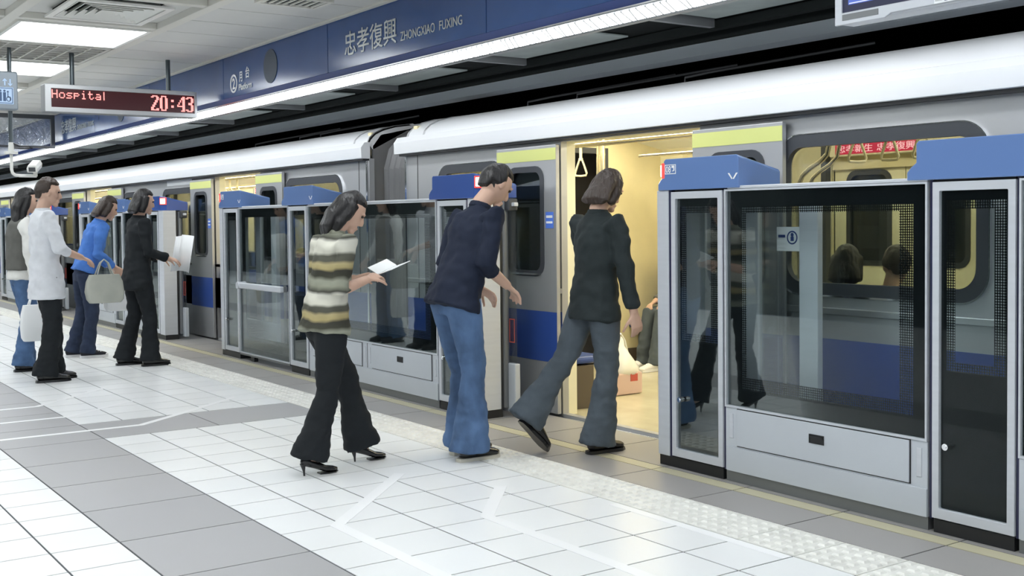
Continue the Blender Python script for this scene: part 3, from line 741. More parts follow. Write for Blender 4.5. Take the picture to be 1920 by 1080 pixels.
def car(xa, xb, doors, wins, near_end, label, signs):
    """car body between xa (left) and xb; near_end: 'left'/'right' end with the gangway"""
    t = empty('train_car', (0, 0, 0), label, 'train car', 'cars of the train')
    # --- platform side wall
    holes = [rect(d - DOORW, d + DOORW, 0.012, 1.845) for d in doors] + [rrect(a + 0.05, b - 0.05, 0.965, 1.705, 0.11) for a, b in wins]
    m1 = MB(); plate(m1, rect(xa, xb, -0.95, 1.87), holes, TY, TY + 0.05); fixn(m1.build('side_wall', 'steel_dull', t))
    m1 = MB(); x = xa; edges = [xa] + [e for d in doors for e in (d - DOORW, d + DOORW)] + [xb]
    for a, b in zip(edges[::2], edges[1::2]): m1.box(a, b, TY - 0.003, TY, 0.36, 0.70)
    m1.build('blue_stripe', 'stripe', t)
    m1 = MB()
    for a, b in zip(edges[::2], edges[1::2]): m1.box(a, b, TY - 0.014, TY, 0.825, 0.86)
    m1.build('belt_moulding', 'steel', t, bevel=0.004)
    for a, b in wins:
        m1 = MB(); plate(m1, rrect(a, b, 0.915, 1.755, 0.15, 8), [rrect(a + 0.007, b - 0.007, 0.924, 1.75, 0.146, 8)], TY - 0.016, TY + 0.002); wf = fixn(m1.build('window_trim', 'chrome', t, smooth='auto'))
        m1 = MB(); plate(m1, rrect(a + 0.007, b - 0.007, 0.924, 1.75, 0.146, 8), [rrect(a + 0.07, b - 0.07, 0.985, 1.685, 0.10, 8)], TY - 0.014, TY + 0.02); fixn(m1.build('window_gasket', 'gasket', wf, smooth='auto', bevel=0.006))
        m1 = MB(); m1.box(a + 0.06, b - 0.06, TY + 0.022, TY + 0.028, 0.975, 1.695); m1.build('window_pane', 'glass_car', wf)
    for k, d in enumerate(doors):
        for sg in (-1, 1):
            a = d + sg * DOORW
            x0, x1 = (a - 0.69, a + 0.01) if sg < 0 else (a - 0.01, a + 0.665)
            st = (x1 - 0.115) if sg < 0 else None
            door_leaf(t, x0, x1, TY - 0.052, sticker=st)
        m1 = MB(); m1.box(d - DOORW, d + DOORW, TY - 0.03, TY + 0.10, -0.03, -0.004); m1.box(d - DOORW, d + DOORW, TY + 0.02, TY + 0.032, -0.004, 0.004); m1.build('door_sill', 'chrome', t, bevel=0.003)
        m1 = MB(); m1.box(d - DOORW - 0.02, d - DOORW, TY + 0.05, TY + 0.12, 0.0, 1.86); m1.box(d + DOORW, d + DOORW + 0.02, TY + 0.05, TY + 0.12, 0.0, 1.86); m1.box(d - DOORW, d + DOORW, TY + 0.05, TY + 0.14, 1.845, 1.87)
        m1.build('door_lining', 'cream_lt', t)
    # --- roof: bevelled gutter and rounded shoulder
    prof = [(TY + 0.01, 1.868), (TY - 0.07, 1.868), (TY - 0.075, 1.872), (TY - 0.078, 1.962), (TY - 0.045, 2.006), (TY - 0.01, 2.012)]
    m1 = MB(); m1.prism(prof + [(TY + 0.01, 2.012)], xa - 0.06, xb + 0.0); m1.build('gutter', 'roof', t)
    m1 = MB(); m1.box(xa, xb, TY - 0.062, TY - 0.0, 1.852, 1.868); m1.build('gutter_shadow', 'black', t)  # black strip modelled in place of the shadow line under the gutter
    P = [(TY + 0.0, 2.0), (TY + 0.02, 2.045), (TY + 0.07, 2.092), (TY + 0.15, 2.13), (TY + 0.27, 2.162), (TY + 0.42, 2.182), (TY + 0.45, 2.192), (TY + 0.47, 2.184)]
    for q in range(6): P += [(TY + 0.50 + 0.16 * q, 2.19 + 0.018 * q), (TY + 0.60 + 0.16 * q, 2.198 + 0.018 * q), (TY + 0.61 + 0.16 * q, 2.188 + 0.018 * q)]
    P += [(6.15, 2.31), (7.9, 2.20), (8.0, 1.9), (8.0, 1.85), (6.2, 2.2), (TY + 0.4, 2.13), (TY + 0.05, 1.95)]
    m1 = MB(); plate(m1, P, [], xa + 0.02, xb - 0.02, axis='x'); fixn(m1.build('roof', 'roof', t, smooth='auto'))
    # hatch ribs on the shoulder
    e = xa if near_end == 'left' else xb; sg = 1 if near_end == 'left' else -1
    for off in (0.02, 0.28):
        m1 = MB(); ctr = P[:6]; o2 = [(y - 0.006, z + 0.005) for y, z in ctr]
        xr = sorted((e + sg * off, e + sg * (off + 0.016))); plate(m1, o2 + [(y + 0.01, z - 0.01) for y, z in ctr[::-1]], [], xr[0], xr[1], axis='x'); fixn(m1.build('roof_rib', 'steel', t))
    ew = sorted((e + sg * 0.02, e + sg * 0.05))
    m1 = MB(); plate(m1, [(TY + 0.05, -0.9), (7.9, -0.9), (7.9, 2.0), (7.6, 2.2), (6.15, 2.29), (5.2, 2.17), (4.78, 2.08), (TY + 0.05, 1.98)], [[(5.50, -0.03), (6.66, -0.03), (6.66, 1.93), (5.50, 1.93)]], ew[0], ew[1], axis='x'); fixn(m1.build('outer_end_wall', 'bellows', t))
    m1 = MB(); m1.box(e + sg * 0.01, e + sg * 0.035, TY - 0.016, TY + 0.004, -0.9, 1.868); m1.build('corner_trim', 'chrome', t)
    m1 = MB(); m1.box(e + sg * 0.19, e + sg * 0.197, TY - 0.002, TY + 0.001, -0.9, 1.868); m1.build('panel_seam', 'black', t)
    # roof antennas / rods above
    # --- interior shell
    m1 = MB(); m1.box(xa + 0.05, xb - 0.05, TY + 0.05, 7.8, -0.05, -0.002); m1.build('car_floor', 'carfloor', t)
    m1 = MB(); m1.box(xa + 0.05, xb - 0.05, TY + 0.16, FARY, CARC, CARC + 0.03)
    m1.prism([(TY + 0.05, 1.87), (TY + 0.05, 1.90), (TY + 0.22, CARC + 0.02), (TY + 0.24, CARC)], xa + 0.05, xb - 0.05)
    m1.prism([(FARY, 1.93), (FARY, 1.90), (FARY - 0.18, CARC), (FARY - 0.16, CARC + 0.02)], xa + 0.05, xb - 0.05); m1.build('car_ceiling', 'cream_lt', t)
    for yy in (5.45, 6.62):
        m1 = MB(); m1.box(xa + 0.3, xb - 0.3, yy - 0.08, yy + 0.08, CARC - 0.015, CARC - 0.001); m1.build('car_light', 'carlamp', t)
    fh = [rrect(a + 0.10, b - 0.06, 0.98, 1.66, 0.12) for a, b in wins]
    dh = [rect(d - 0.68, d + 0.68, 0.0, 1.86) for d in doors]
    m1 = MB(); plate(m1, rect(xa + 0.05, xb - 0.05, 0.0, CARC), fh + dh, FARY, FARY + 0.03); fixn(m1.build('far_wall', 'cream', t))
    m1 = MB(); m1.box(xa, xb, 7.75, 7.8, -0.9, 2.1); m1.build('outer_far_wall', 'darkwin', t)
    for a, b in wins:
        m1 = MB(); plate(m1, rrect(a + 0.08, b - 0.04, 0.96, 1.68, 0.13), [rrect(a + 0.12, b - 0.08, 1.0, 1.64, 0.11)], FARY - 0.012, FARY + 0.01); wf = fixn(m1.build('far_window_frame', 'gasket', t))
        m1 = MB(); m1.box(a + 0.10, b - 0.06, FARY + 0.012, FARY + 0.02, 0.98, 1.66); m1.build('far_window_pane', 'darkwin', wf)
    for d in doors:
        for sg in (-1, 1): door_leaf(t, min(d, d + sg * 0.675) + 0.004, max(d, d + sg * 0.675) - 0.004, FARY + 0.03, 'far_door_leaf', inner=True)
        m1 = MB(); m1.box(d - 0.74, d - 0.69, FARY - 0.06, FARY - 0.001, 0.0, 1.90); m1.box(d + 0.69, d + 0.74, FARY - 0.06, FARY - 0.001, 0.0, 1.90); m1.build('door_post', 'gasket', t)
        m1 = MB(); m1.box(d - 0.66, d + 0.66, FARY - 0.012, FARY - 0.002, 1.70, 1.80); sp = m1.build('door_notice', 'ochre', t)
        # red scrolling display above the door with its lit characters
        m1 = MB(); m1.box(d - 0.62, d + 0.62, FARY - 0.10, FARY - 0.004, 1.80, 1.92); dp = m1.build('display_case', 'cream_lt', t, bevel=0.004)
        m1 = MB(); m1.box(d - 0.56, d + 0.20, FARY - 0.104, FARY - 0.100, 1.815, 1.895); m1.build('display_field', 'ledred', dp)
        text_fit('忠孝新生', d - 0.54, d - 0.20, 1.826, 1.886, FARY - 0.106, 'led2', 'display_lettering', dp)
        text_fit('忠孝復興', d - 0.16, d + 0.18, 1.826, 1.886, FARY - 0.106, 'led2', 'display_lettering', dp)
    # seats: blue benches on both sides between the doors
    ed = [xa + 0.1] + [e for d in doors for e in (d - 0.8, d + 0.8)] + [xb - 0.1]
    for a, b in zip(ed[::2], ed[1::2]):
        if b - a < 0.6 or a > 2: continue
        for side in (0, 1):
            y0, y1 = (FARY - 0.48, FARY - 0.005) if side else (TY + 0.06, TY + 0.50)
            n = max(1, int((b - a) / 0.48)); wd = (b - a) / n
            m1 = MB(); yk = (y0 + 0.12, y1) if side else (y0, y1 - 0.12); m1.box(a, b, yk[0], yk[1], 0.0, 0.30); sb = m1.build('seat_base', 'kick', t)
            for i in range(n):
                m1 = MB(); m1.box(a + wd * i + 0.01, a + wd * (i + 1) - 0.01, y0, y1, 0.31, 0.36)
                yb = (y1 - 0.07, y1 - 0.01) if side else (y0 + 0.01, y0 + 0.07)
                m1.box(a + wd * i + 0.01, a + wd * (i + 1) - 0.01, yb[0], yb[1], 0.40, 0.84)
                s_ = m1.build('seat', 'seat', t, bevel=0.018); s_['label'] = 'blue moulded seat'
    # end wall with gangway passage
    e0 = xa + 0.05 if near_end == 'left' else xb - 0.11
    m1 = MB(); plate(m1, [(4.70, 0.0), (7.75, 0.0), (7.75, CARC), (4.70, CARC)], [[(5.50, 0.002), (6.66, 0.002), (6.66, 1.93), (5.50, 1.93)]], e0, e0 + 0.06, axis='x'); fixn(m1.build('end_wall', 'ochre', t))
    m1 = MB(); plate(m1, [(5.46, 0.0), (6.70, 0.0), (6.70, 1.97), (5.46, 1.97)], [[(5.51, 0.002), (6.65, 0.002), (6.65, 1.92), (5.51, 1.92)]], e0 - 0.01, e0 + 0.075, axis='x'); fixn(m1.build('gangway_frame', 'gasket', t))
    if near_end == 'left':
        m1 = MB(); m1.box(e0 + 0.06, e0 + 0.36, FARY - 0.07, FARY - 0.002, 0.16, 1.93); cab = m1.build('equipment_cabinet', 'cream_lt', t, bevel=0.004)
        m1 = MB(); plate(m1, rect(e0 + 0.09, e0 + 0.33, 0.55, 1.84), [rect(e0 + 0.094, e0 + 0.326, 0.554, 1.836)], FARY - 0.073, FARY - 0.07); fixn(m1.build('cabinet_seam', 'kick', cab))
        m1 = MB(); m1.box(e0 + 0.06, e0 + 0.42, FARY - 0.11, FARY - 0.002, 0.0, 0.15); m1.build('cabinet_plinth', 'kick', t)
        m1 = MB(); m1.box(e0 + 0.062, e0 + 0.07, 6.72, 7.2, 0.0, 0.12); m1.build('skirting', 'kick', t)
    # grab rails
    for yy in (5.35, 5.95, 6.75):
        if yy == 5.95 : continue
        m1 = MB(); m1.tube([(xa + 0.5, yy, 1.88), (min(xb, 3) - 0.5, yy, 1.88)], 0.017, 12); m1.build('ceiling_rail', 'brass', t, smooth='auto')
    return t
SIGNS = None
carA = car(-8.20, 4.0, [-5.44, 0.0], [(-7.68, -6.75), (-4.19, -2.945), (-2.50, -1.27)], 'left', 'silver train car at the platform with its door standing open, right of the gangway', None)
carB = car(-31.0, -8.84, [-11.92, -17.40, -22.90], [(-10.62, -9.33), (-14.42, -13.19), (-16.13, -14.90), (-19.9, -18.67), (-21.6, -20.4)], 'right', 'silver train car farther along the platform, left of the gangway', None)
# interior fittings that show through the open door of the near car
m1 = MB(); m1.tube([(-7.10, 5.83, 0.0), (-7.10, 5.83, CARC)], 0.022, 14); m1.build('grab_pole', 'brass', carA, smooth='auto')
m1 = MB(); m1.tube([(-7.155, 5.83, 0.0), (-7.155, 5.83, CARC)], 0.014, 14); m1.build('grab_pole', 'brass', carA, smooth='auto')
m1 = MB(); m1.tube([(-8.0, 5.83, 1.93), (-4.0, 5.83, 1.93)], 0.020, 14); m1.build('ceiling_rail', 'brass', carA, smooth='auto')
m1 = MB(); m1.box(-7.18, -7.07, 5.79, 5.87, 1.44, 1.50); m1.build('pole_clamp', 'gasket', carA, bevel=0.01)
# curved rail by the door right of the opening
m1 = MB(); m1.tube([(-4.32, 4.99, 0.4), (-4.35, 4.99, 1.3), (-4.345, 4.99, 1.51), (-4.32, 4.99, 1.555), (-4.28, 5.0, 1.59), (-4.20, 5.0, 1.63), (-4.155, 5.0, 1.665), (-4.14, 5.0, 1.72), (-4.14, 5.0, 2.1)], 0.014, 12)
m1.build('curved_rail', 'brass', carA, smooth='auto')
m1 = MB(); m1.tube([(-4.29, 5.03, 0.4), (-4.31, 5.03, 1.3), (-4.305, 5.03, 1.50), (-4.28, 5.03, 1.54), (-4.24, 5.04, 1.575), (-4.17, 5.04, 1.61), (-4.12, 5.04, 1.65), (-4.105, 5.04, 1.71), (-4.105, 5.04, 2.1)], 0.011, 12)
m1.build('curved_rail', 'brass', carA, smooth='auto')
for c_, xs_ in ((carA, (-7.0, -6.4, -5.3)), (carB, (-12.3, -11.1, -10.6))):
    for x_ in xs_:
        m1 = MB(); m1.tube([(x_, 5.03, 2.17), (x_, 5.03, 2.21), (x_ + 0.15, 5.12, 2.235), (x_ + 1.0, 5.6, 2.34)], 0.009, 8); m1.build('roof_rod', 'black', c_, smooth='auto')
# destination plate on the far car
m1 = MB(); m1.box(-14.25, -13.35, TY - 0.006, TY, 1.79, 1.862); m1.build('destination_plate', 'white_letter', carB)
# gangway
m1 = MB()
prof = [(4.80, -0.8), (4.78, 1.78), (4.83, 1.95), (4.93, 2.05), (5.2, 2.14), (6.2, 2.24), (7.2, 2.16), (7.5, 1.9), (7.5, -0.8)]
x = -8.80
n = len(prof)
rings = []
for k in range(13):
    d = 0.012 if k % 2 else 0.0
    rings.append([(-8.80 + 0.05 * k, y + (d if y < 6 else -d), z - (d if z > 1 else 0)) for y, z in prof])
v = [p for r in rings for p in r]; f = []
for i in range(12):
    for j in range(n - 1): f.append((i * n + j, i * n + j + 1, (i + 1) * n + j + 1, (i + 1) * n + j))
m1.add(v, f); g = m1.build('gangway_bellows', 'bellows'); md = g.modifiers.new('s', 'SOLIDIFY'); md.thickness = 0.01
tag(g, 'dark grey folding gangway joining the two train cars', 'gangway')
m1 = MB(); m1.box(-8.80, -8.20, 5.4, 6.7, -0.03, -0.003); m1.build('gangway_floor', 'kick', g)

# hand straps
sproto = None
def strap(x, y, z, label, ang=0.0):
    global sproto
    if sproto is None:
        t = empty('hand_strap', (0, 0, 0))
        m1 = MB(); m1.box(-0.012, 0.012, -0.003, 0.003, -0.085, 0.02); m1.build('strap', 'handle', t)
        m1 = MB(); m1.box(-0.018, 0.018, -0.008, 0.008, -0.098, -0.080); m1.build('buckle', 'handle', t, bevel=0.003)
        p = [(-0.012, 0, -0.095), (-0.030, 0, -0.14), (-0.052, 0, -0.205), (-0.045, 0, -0.222), (0, 0, -0.226), (0.045, 0, -0.222), (0.052, 0, -0.205), (0.030, 0, -0.14), (0.012, 0, -0.095), (-0.012, 0, -0.095)]
        m1 = MB(); m1.tube(p, 0.0085, 8); m1.build('grip', 'handle', t, smooth='auto'); sproto = t; o = t
    else: o = copy_tree(sproto)
    o.location = (x, y, z); o.rotation_euler = (0, 0, ang)
    tag(o, label, 'hand strap', 'hand straps inside the train'); return o
strap(-7.38, 5.83, 1.905, 'cream triangular hand strap hanging beside the pole in the doorway', 0.5)
strap(-7.62, 5.83, 1.905, 'cream hand strap partly hidden behind the open door leaf', 0.9)
strap(-4.23, 5.35, 1.86, 'narrow looking cream hand strap below the red display, left one', 1.0)
strap(-4.01, 5.35, 1.86, 'cream triangular hand strap seen full on in front of the red display', 0.15)
strap(-3.80, 5.35, 1.86, 'cream hand strap just left of the longer blue cap', 0.9)
for k, x in enumerate((-10.1, -9.85, -13.7, -13.95, -14.15)):
    strap(x, 5.35, 1.86, ('cream hand strap behind the small end window of the farther car' if k < 2 else 'cream hand strap in the farther car window above the lamp pillar'), 0.4 * k)

# shopping bag inside the open door
t = empty('shopping_bag', (-6.62, 5.60, 0.0), 'white plastic bag with a pinkish box, standing on the train floor inside the door', 'shopping bag')
m1 = MB(); m1.box(-0.10, 0.10, -0.13, 0.13, 0.002, 0.165); bx = m1.build('pink_box', 'pinkbox' if 'pinkbox' in M else 'skin', t, bevel=0.01)
m1 = MB()
rg = []
for z, a, b, ox in ((0.15, 0.112, 0.142, 0), (0.20, 0.11, 0.135, 0), (0.26, 0.09, 0.10, -0.0), (0.32, 0.06, 0.07, -0.01), (0.36, 0.035, 0.055, -0.02), (0.40, 0.022, 0.05, -0.02), (0.43, 0.012, 0.03, -0.02)):
    rg.append([(a * math.cos(2 * math.pi * k / 20) * (1 + 0.10 * math.sin(5 * k + z * 30)), b * math.sin(2 * math.pi * k / 20) * (1 + 0.10 * math.cos(7 * k + z * 20)) + ox, z) for k in range(20)])
v = [p for r in rg for p in r]; f = [(i * 20 + k, i * 20 + (k + 1) % 20, (i + 1) * 20 + (k + 1) % 20, (i + 1) * 20 + k) for i in range(6) for k in range(20)]
m1.add(v, f); b = m1.build('plastic_bag', 'ivory', t, smooth=True); md = b.modifiers.new('s', 'SOLIDIFY'); md.thickness = 0.003
m1 = MB(); m1.tube([(0.0, -0.06, 0.34), (0.0, -0.04, 0.42), (0, 0.0, 0.455), (0, 0.04, 0.40), (0, 0.07, 0.30)], [(0.006, 0.012)] * 5, 8); m1.build('bag_handle', 'ivory', t, smooth=True)
m1 = MB(); m1.box(0.1, 0.103, 0.01, 0.08, 0.10, 0.155); m1.build('printed_mark', 'redprint', bx)
# ------------------------------------------------------------------ things hanging over the platform
# red departure display, facing down the platform (+x)
DX = -11.12
t = empty('departure_display', (DX, 3.22, 2.37), 'silver framed red dot matrix display reading Hospital and 20:43', 'departure display')
m1 = MB(); m1.box(-0.16, 0.0, -0.715, 0.715, 0.0, 0.255); cs = m1.build('case', 'alu_dark', t, bevel=0.006)
m1 = MB(); plate(m1, [(-0.715, 0.0), (0.715, 0.0), (0.715, 0.255), (-0.715, 0.255)], [[(-0.66, 0.042), (0.69, 0.042), (0.69, 0.215), (-0.66, 0.215)]], 0.001, 0.016, axis='x'); fixn(m1.build('bezel', 'steel_dull', t, bevel=0.003))
m1 = MB(); m1.box(0.001, 0.004, -0.66, 0.69, 0.042, 0.215); fld = m1.build('display_field', 'led_bg', t)
for yy in (-0.455, 0.455):
    m1 = MB(); m1.tube([(-0.06, yy, 0.255), (-0.06, yy, CZ - 2.37)], 0.022, 14); m1.build('hanging_pole', 'pole', t, smooth='auto')
FONT = {'H': ['1...1', '1...1', '1...1', '11111', '1...1', '1...1', '1...1'], 'o': ['.....', '.....', '.111.', '1...1', '1...1', '1...1', '.111.'],
        's': ['.....', '.....', '.1111', '1....', '.111.', '....1', '1111.'], 'p': ['.....', '.....', '1111.', '1...1', '1111.', '1....', '1....'],
        'i': ['..1..', '.....', '.11..', '..1..', '..1..', '..1..', '.111.'], 't': ['.1...', '.1...', '1111.', '.1...', '.1...', '.1..1', '..11.'],
        'a': ['.....', '.....', '.111.', '....1', '.1111', '1...1', '.1111'], 'l': ['.1...', '.1...', '.1...', '.1...', '.1...', '.1...', '.1...'],
        '2': ['.1111.', '11..11', '....11', '....11', '...11.', '...11.', '..11..', '..11..', '.11...', '.11...', '11....', '11..11', '111111'],
        '0': ['.1111.', '.1..1.', '11..11', '11..11', '11..11', '11..11', '11..11', '11..11', '11..11', '11..11', '11..11', '.1..1.', '.1111.'],
        ':': ['......', '......', '......', '..11..', '..11..', '......', '......', '......', '..11..', '..11..', '......', '......', '......'],
        '4': ['....11', '...111', '...111', '..1.11', '..1.11', '.1..11', '.1..11', '1...11', '111111', '....11', '....11', '....11', '...111'],
        '3': ['.1111.', '11..11', '....11', '....11', '....11', '..111.', '..111.', '....11', '....11', '....11', '....11', '11..11', '.1111.']}
def matrix(s, y0, z1, dy, dz, gap, name, parent):
    m = MB(); y = y0
    for ch in s:
        g = FONT[ch]
        for r, row in enumerate(g):
            for c, b in enumerate(row):
                if b == '1': m.box(0.004, 0.007, y + c * dy + dy * 0.06, y + (c + 1) * dy - dy * 0.06, z1 - (r + 1) * dz + dz * 0.06, z1 - r * dz - dz * 0.06)
        y += dy * (len(g[0]) + gap)
    m.build(name, 'led', parent)
matrix('Hospital', -0.655, 0.205, 0.0106, 0.0112, 1.15, 'destination_text', fld)
for k_, ch_ in enumerate('20:43'): matrix(ch_, 0.262 + k_ * 0.0128 * 6.7, 0.200, 0.0128, 0.0112, 0.70, 'clock_colon' if ch_ == ':' else 'clock_digit', fld)

# lift sign at the left edge
t = empty('lift_sign', (-11.02, 2.0, 2.36), 'grey hanging box sign with white lift and wheelchair symbols at the left edge', 'lift sign')
m1 = MB(); m1.box(-0.12, 0.0, -0.30, 0.255, 0.0, 0.345); m1.build('case', 'grey_box', t, bevel=0.012)
m1 = MB(); m1.box(0.0, 0.004, 0.03, 0.215, 0.05, 0.20); pn = m1.build('symbol_panel', 'sign_blue', t)
m1 = MB()
plate(m1, [(0.036, 0.056), (0.209, 0.056), (0.209, 0.194), (0.036, 0.194)], [[(0.042, 0.062), (0.203, 0.062), (0.203, 0.188), (0.042, 0.188)]], 0.004, 0.006, axis='x')
for yy in (0.07, 0.105, 0.140):
    m1.ell((0.005, yy, 0.168), (0.002, 0.010, 0.010)); m1.box(0.004, 0.006, yy - 0.012, yy + 0.012, 0.075, 0.155)
m1.ell((0.005, 0.168, 0.160), (0.002, 0.008, 0.009)); m1.box(0.004, 0.006, 0.164, 0.172, 0.11, 0.15); m1.box(0.004, 0.006, 0.164, 0.188, 0.108, 0.115); m1.box(0.004, 0.006, 0.184, 0.191, 0.08, 0.115)
plate(m1, [(0.174 + 0.021 * math.cos(a * 0.3), 0.095 + 0.024 * math.sin(a * 0.3)) for a in range(21)], [[(0.174 + 0.014 * math.cos(a * 0.3), 0.095 + 0.017 * math.sin(a * 0.3)) for a in range(21)]], 0.004, 0.006, axis='x')
fixn(m1.build('lift_symbol', 'sign_ink', pn))
for yy, up_ in ((0.145, 1), (0.190, -1)):
    m1 = MB(); m1.box(0.0, 0.003, yy - 0.005, yy + 0.005, 0.215, 0.275)
    zt = 0.28 if up_ > 0 else 0.21
    plate(m1, [(yy - 0.020, zt - up_ * 0.022), (yy, zt), (yy + 0.020, zt - up_ * 0.022), (yy + 0.013, zt - up_ * 0.028), (yy, zt - up_ * 0.013), (yy - 0.013, zt - up_ * 0.028)], [], 0.0005, 0.003, axis='x')
    fixn(m1.build('arrow', 'sign_blue', t))
m1 = MB(); m1.tube([(-0.06, 0.20, 0.345), (-0.06, 0.20, CZ - 2.36)], 0.018, 12); m1.build('hanging_pole', 'pole', t, smooth='auto')

# surveillance camera hanging below
t = empty('security_camera', (-11.5, 2.30, 1.80), 'white security camera on a bent pipe hanging from the ceiling at the left', 'security camera')
m1 = MB(); m1.tube([(-0.0, -0.02, CZ - 1.80), (0.0, -0.02, 0.30)], 0.020, 12); dp = m1.build('drop_pole', 'pole', t, smooth='auto')
m1 = MB(); m1.tube([(0.0, -0.02, 0.30), (0.0, -0.02, 0.19)], [0.022, 0.03], 12); m1.tube([(0.0, -0.02, 0.215), (0.0, -0.02, 0.19)], 0.06, 16); m1.build('junction_collar', 'ivory', t, smooth='auto')
m1 = MB(); m1.tube([(0, -0.02, 0.20), (0, -0.02, 0.045), (0, -0.012, 0.012), (0, 0.01, -0.006), (0, 0.05, -0.012), (0, 0.20, -0.012)], 0.015, 12); m1.build('bent_pipe', 'ivory', t, smooth='auto')
m1 = MB(); m1.tube([(0, -0.02, 0.30), (0.03, 0.05, 0.265), (0.06, 0.12, 0.26), (0.03, 0.16, 0.25), (0, 0.10, 0.245), (0, -0.01, 0.25)], 0.007, 8); m1.build('cable', 'black', t, smooth='auto')
Rz = Matrix.Rotation(math.radians(-22), 3, 'Z') @ Matrix.Rotation(math.radians(14), 3, 'Y')
def rb(m1, b):
    m1.v = [tuple(Rz @ Vector(q) + Vector(b)) for q in m1.v]; return m1
m1 = MB(); m1.prism([(-0.045, -0.03), (0.045, -0.03), (0.05, 0.01), (0.035, 0.042), (-0.035, 0.042), (-0.05, 0.01)], -0.13, 0.13, axis='x'); rb(m1, (-0.03, 0.19, 0.075)).build('housing', 'ivory', t, bevel=0.006)
m1 = MB(); m1.box(0.128, 0.134, -0.03, 0.03, -0.018, 0.022); rb(m1, (-0.03, 0.19, 0.075)).build('lens_window', 'darkwin', t)
m1 = MB(); m1.tube([(0, 0.19, -0.015), (0, 0.19, 0.045)], 0.02, 12); m1.build('mount', 'ivory', t, smooth='auto')

# information monitor at the top right, facing the platform
t = empty('monitor', (-2.55, 3.90, 2.12), 'flat information monitor with blue picture hanging at the top right', 'monitor')
m1 = MB(); m1.box(-0.64, 0.64, 0.0, 0.11, 0.012, 0.80); m1.build('case', 'alu', t, bevel=0.008)
m1 = MB(); plate(m1, [(-0.64, 0.005), (-0.39, 0.005), (-0.36, 0.02), (0.64, 0.02), (0.64, 0.80), (-0.64, 0.80)], [rect(-0.605, 0.605, 0.055, 0.765)], -0.012, -0.001); fixn(m1.build('bezel', 'alu', t, bevel=0.003))
m1 = MB(); m1.box(-0.604, 0.604, -0.004, -0.0005, 0.056, 0.764); m1.build('dark_surround', 'navyseam', t)
m1 = MB(); m1.box(-0.575, 0.575, -0.006, -0.004, 0.085, 0.735); sc_ = m1.build('picture', 'screen_blue', t)
m1 = MB()
for zz, a, b in ((0.118, -0.56, 0.1), (0.132, -0.56, -0.05), (0.146, -0.55, 0.2), (0.160, -0.56, -0.1)): m1.box(a, b, -0.007, -0.006, zz, zz + 0.006)
m1.box(-0.57, 0.57, -0.007, -0.006, 0.088, 0.092); m1.build('caption', 'screen_white', sc_)
m1 = MB(); m1.box(-0.60, -0.42, -0.014, -0.012, 0.022, 0.046); m1.build('speaker_slot', 'alu_dark', t)
m1 = MB(); m1.box(-0.16, 0.16, -0.014, -0.012, 0.022, 0.048); lb = m1.build('number_label', 'white_letter', t)
text_fit('24', -0.115, -0.085, 0.027, 0.043, -0.0145, 'sign_ink', 'numeral', lb, bold=0.01, depth=0.0005)
m1 = MB(); m1.box(-0.155, -0.125, -0.015, -0.014, 0.030, 0.040); m1.box(-0.07, 0.14, -0.015, -0.014, 0.030, 0.033); m1.box(-0.07, 0.12, -0.015, -0.014, 0.037, 0.041); m1.build('fine_print', 'letter', lb)
for xx in (-0.35, 0.35):
    m1 = MB(); m1.tube([(xx, 0.06, 0.78), (xx, 0.06, CZ - 2.12)], 0.02, 12); m1.build('hanging_pole', 'pole', t, smooth='auto')

# hanging smoke barrier across the platform, far left
t = empty('smoke_barrier', (-17.3, 2.0, 2.44), 'black framed hanging transparent smoke barrier with wrinkled film at far left', 'smoke barrier')
m1 = MB(); plate(m1, [(-3.0, -0.02), (2.02, -0.02), (2.02, 0.46), (-3.0, 0.46)], [[(-2.95, 0.015), (1.965, 0.015), (1.965, 0.40), (-2.95, 0.40)]], -0.03, 0.03, axis='x'); fixn(m1.build('frame', 'gasket', t, bevel=0.004))
m1 = MB(); m1.box(-0.004, 0.004, -2.96, 1.97, 0.01, 0.405); m1.build('transparent_film', 'film', t)
m1 = MB(); m1.box(-33, -13.6, 1.0, 1.06, 2.82, 2.93)
# ------------------------------------------------------------------ people
def organic(mb, voxel, smooth=6, amp=0.0, freq=9.0, zs=1.0, flt=None, seed=0.0):
    """weld overlapping lofts into one continuous skin, then fold it slightly"""
    me = mb.mesh('tmp'); o = bpy.data.objects.new('tmp', me); ts = bpy.data.scenes.new('tmp'); ts.collection.objects.link(o)
    r = o.modifiers.new('r', 'REMESH'); r.mode = 'VOXEL'; r.voxel_size = voxel; r.adaptivity = 0.0
    sm = o.modifiers.new('s', 'SMOOTH'); sm.factor = 0.5; sm.iterations = smooth
    vl = ts.view_layers[0]; vl.update(); dg = vl.depsgraph
    out = bpy.data.meshes.new_from_object(o.evaluated_get(dg))
    bpy.data.objects.remove(o); bpy.data.meshes.remove(me); bpy.data.scenes.remove(ts)
    if amp:
        N_ = [v.normal.copy() for v in out.vertices]
        for v, vn in zip(out.vertices, N_):
            c = v.co; q = Vector((c.x * freq + seed, c.y * freq + seed * 2, c.z * freq * zs))
            d = noise.noise(q) + 0.5 * noise.noise(q * 2.3)
            if flt: d *= flt(c)
            v.co = c + vn * d * amp
    return out
def oobj(name, mb, mat, parent, voxel, **k):
    me = organic(mb, voxel, **k); return link(name, me, parent, mat if isinstance(mat, (list, tuple)) else [mat], smooth=True)
def ik(a, b, l1, l2, pole):
    """joint between a and b, bent towards pole"""
    a, b = Vector(a), Vector(b); d = b - a; L = min(d.length, (l1 + l2) * 0.999); dn = d.normalized()
    b2 = a + dn * L; x = (l1 * l1 - l2 * l2 + L * L) / (2 * L); h = math.sqrt(max(0, l1 * l1 - x * x))
    p = Vector(pole); p = (p - dn * p.dot(dn)).normalized()
    return a + dn * x + p * h, b2
def lerp(a, b, t): return a + (b - a) * t
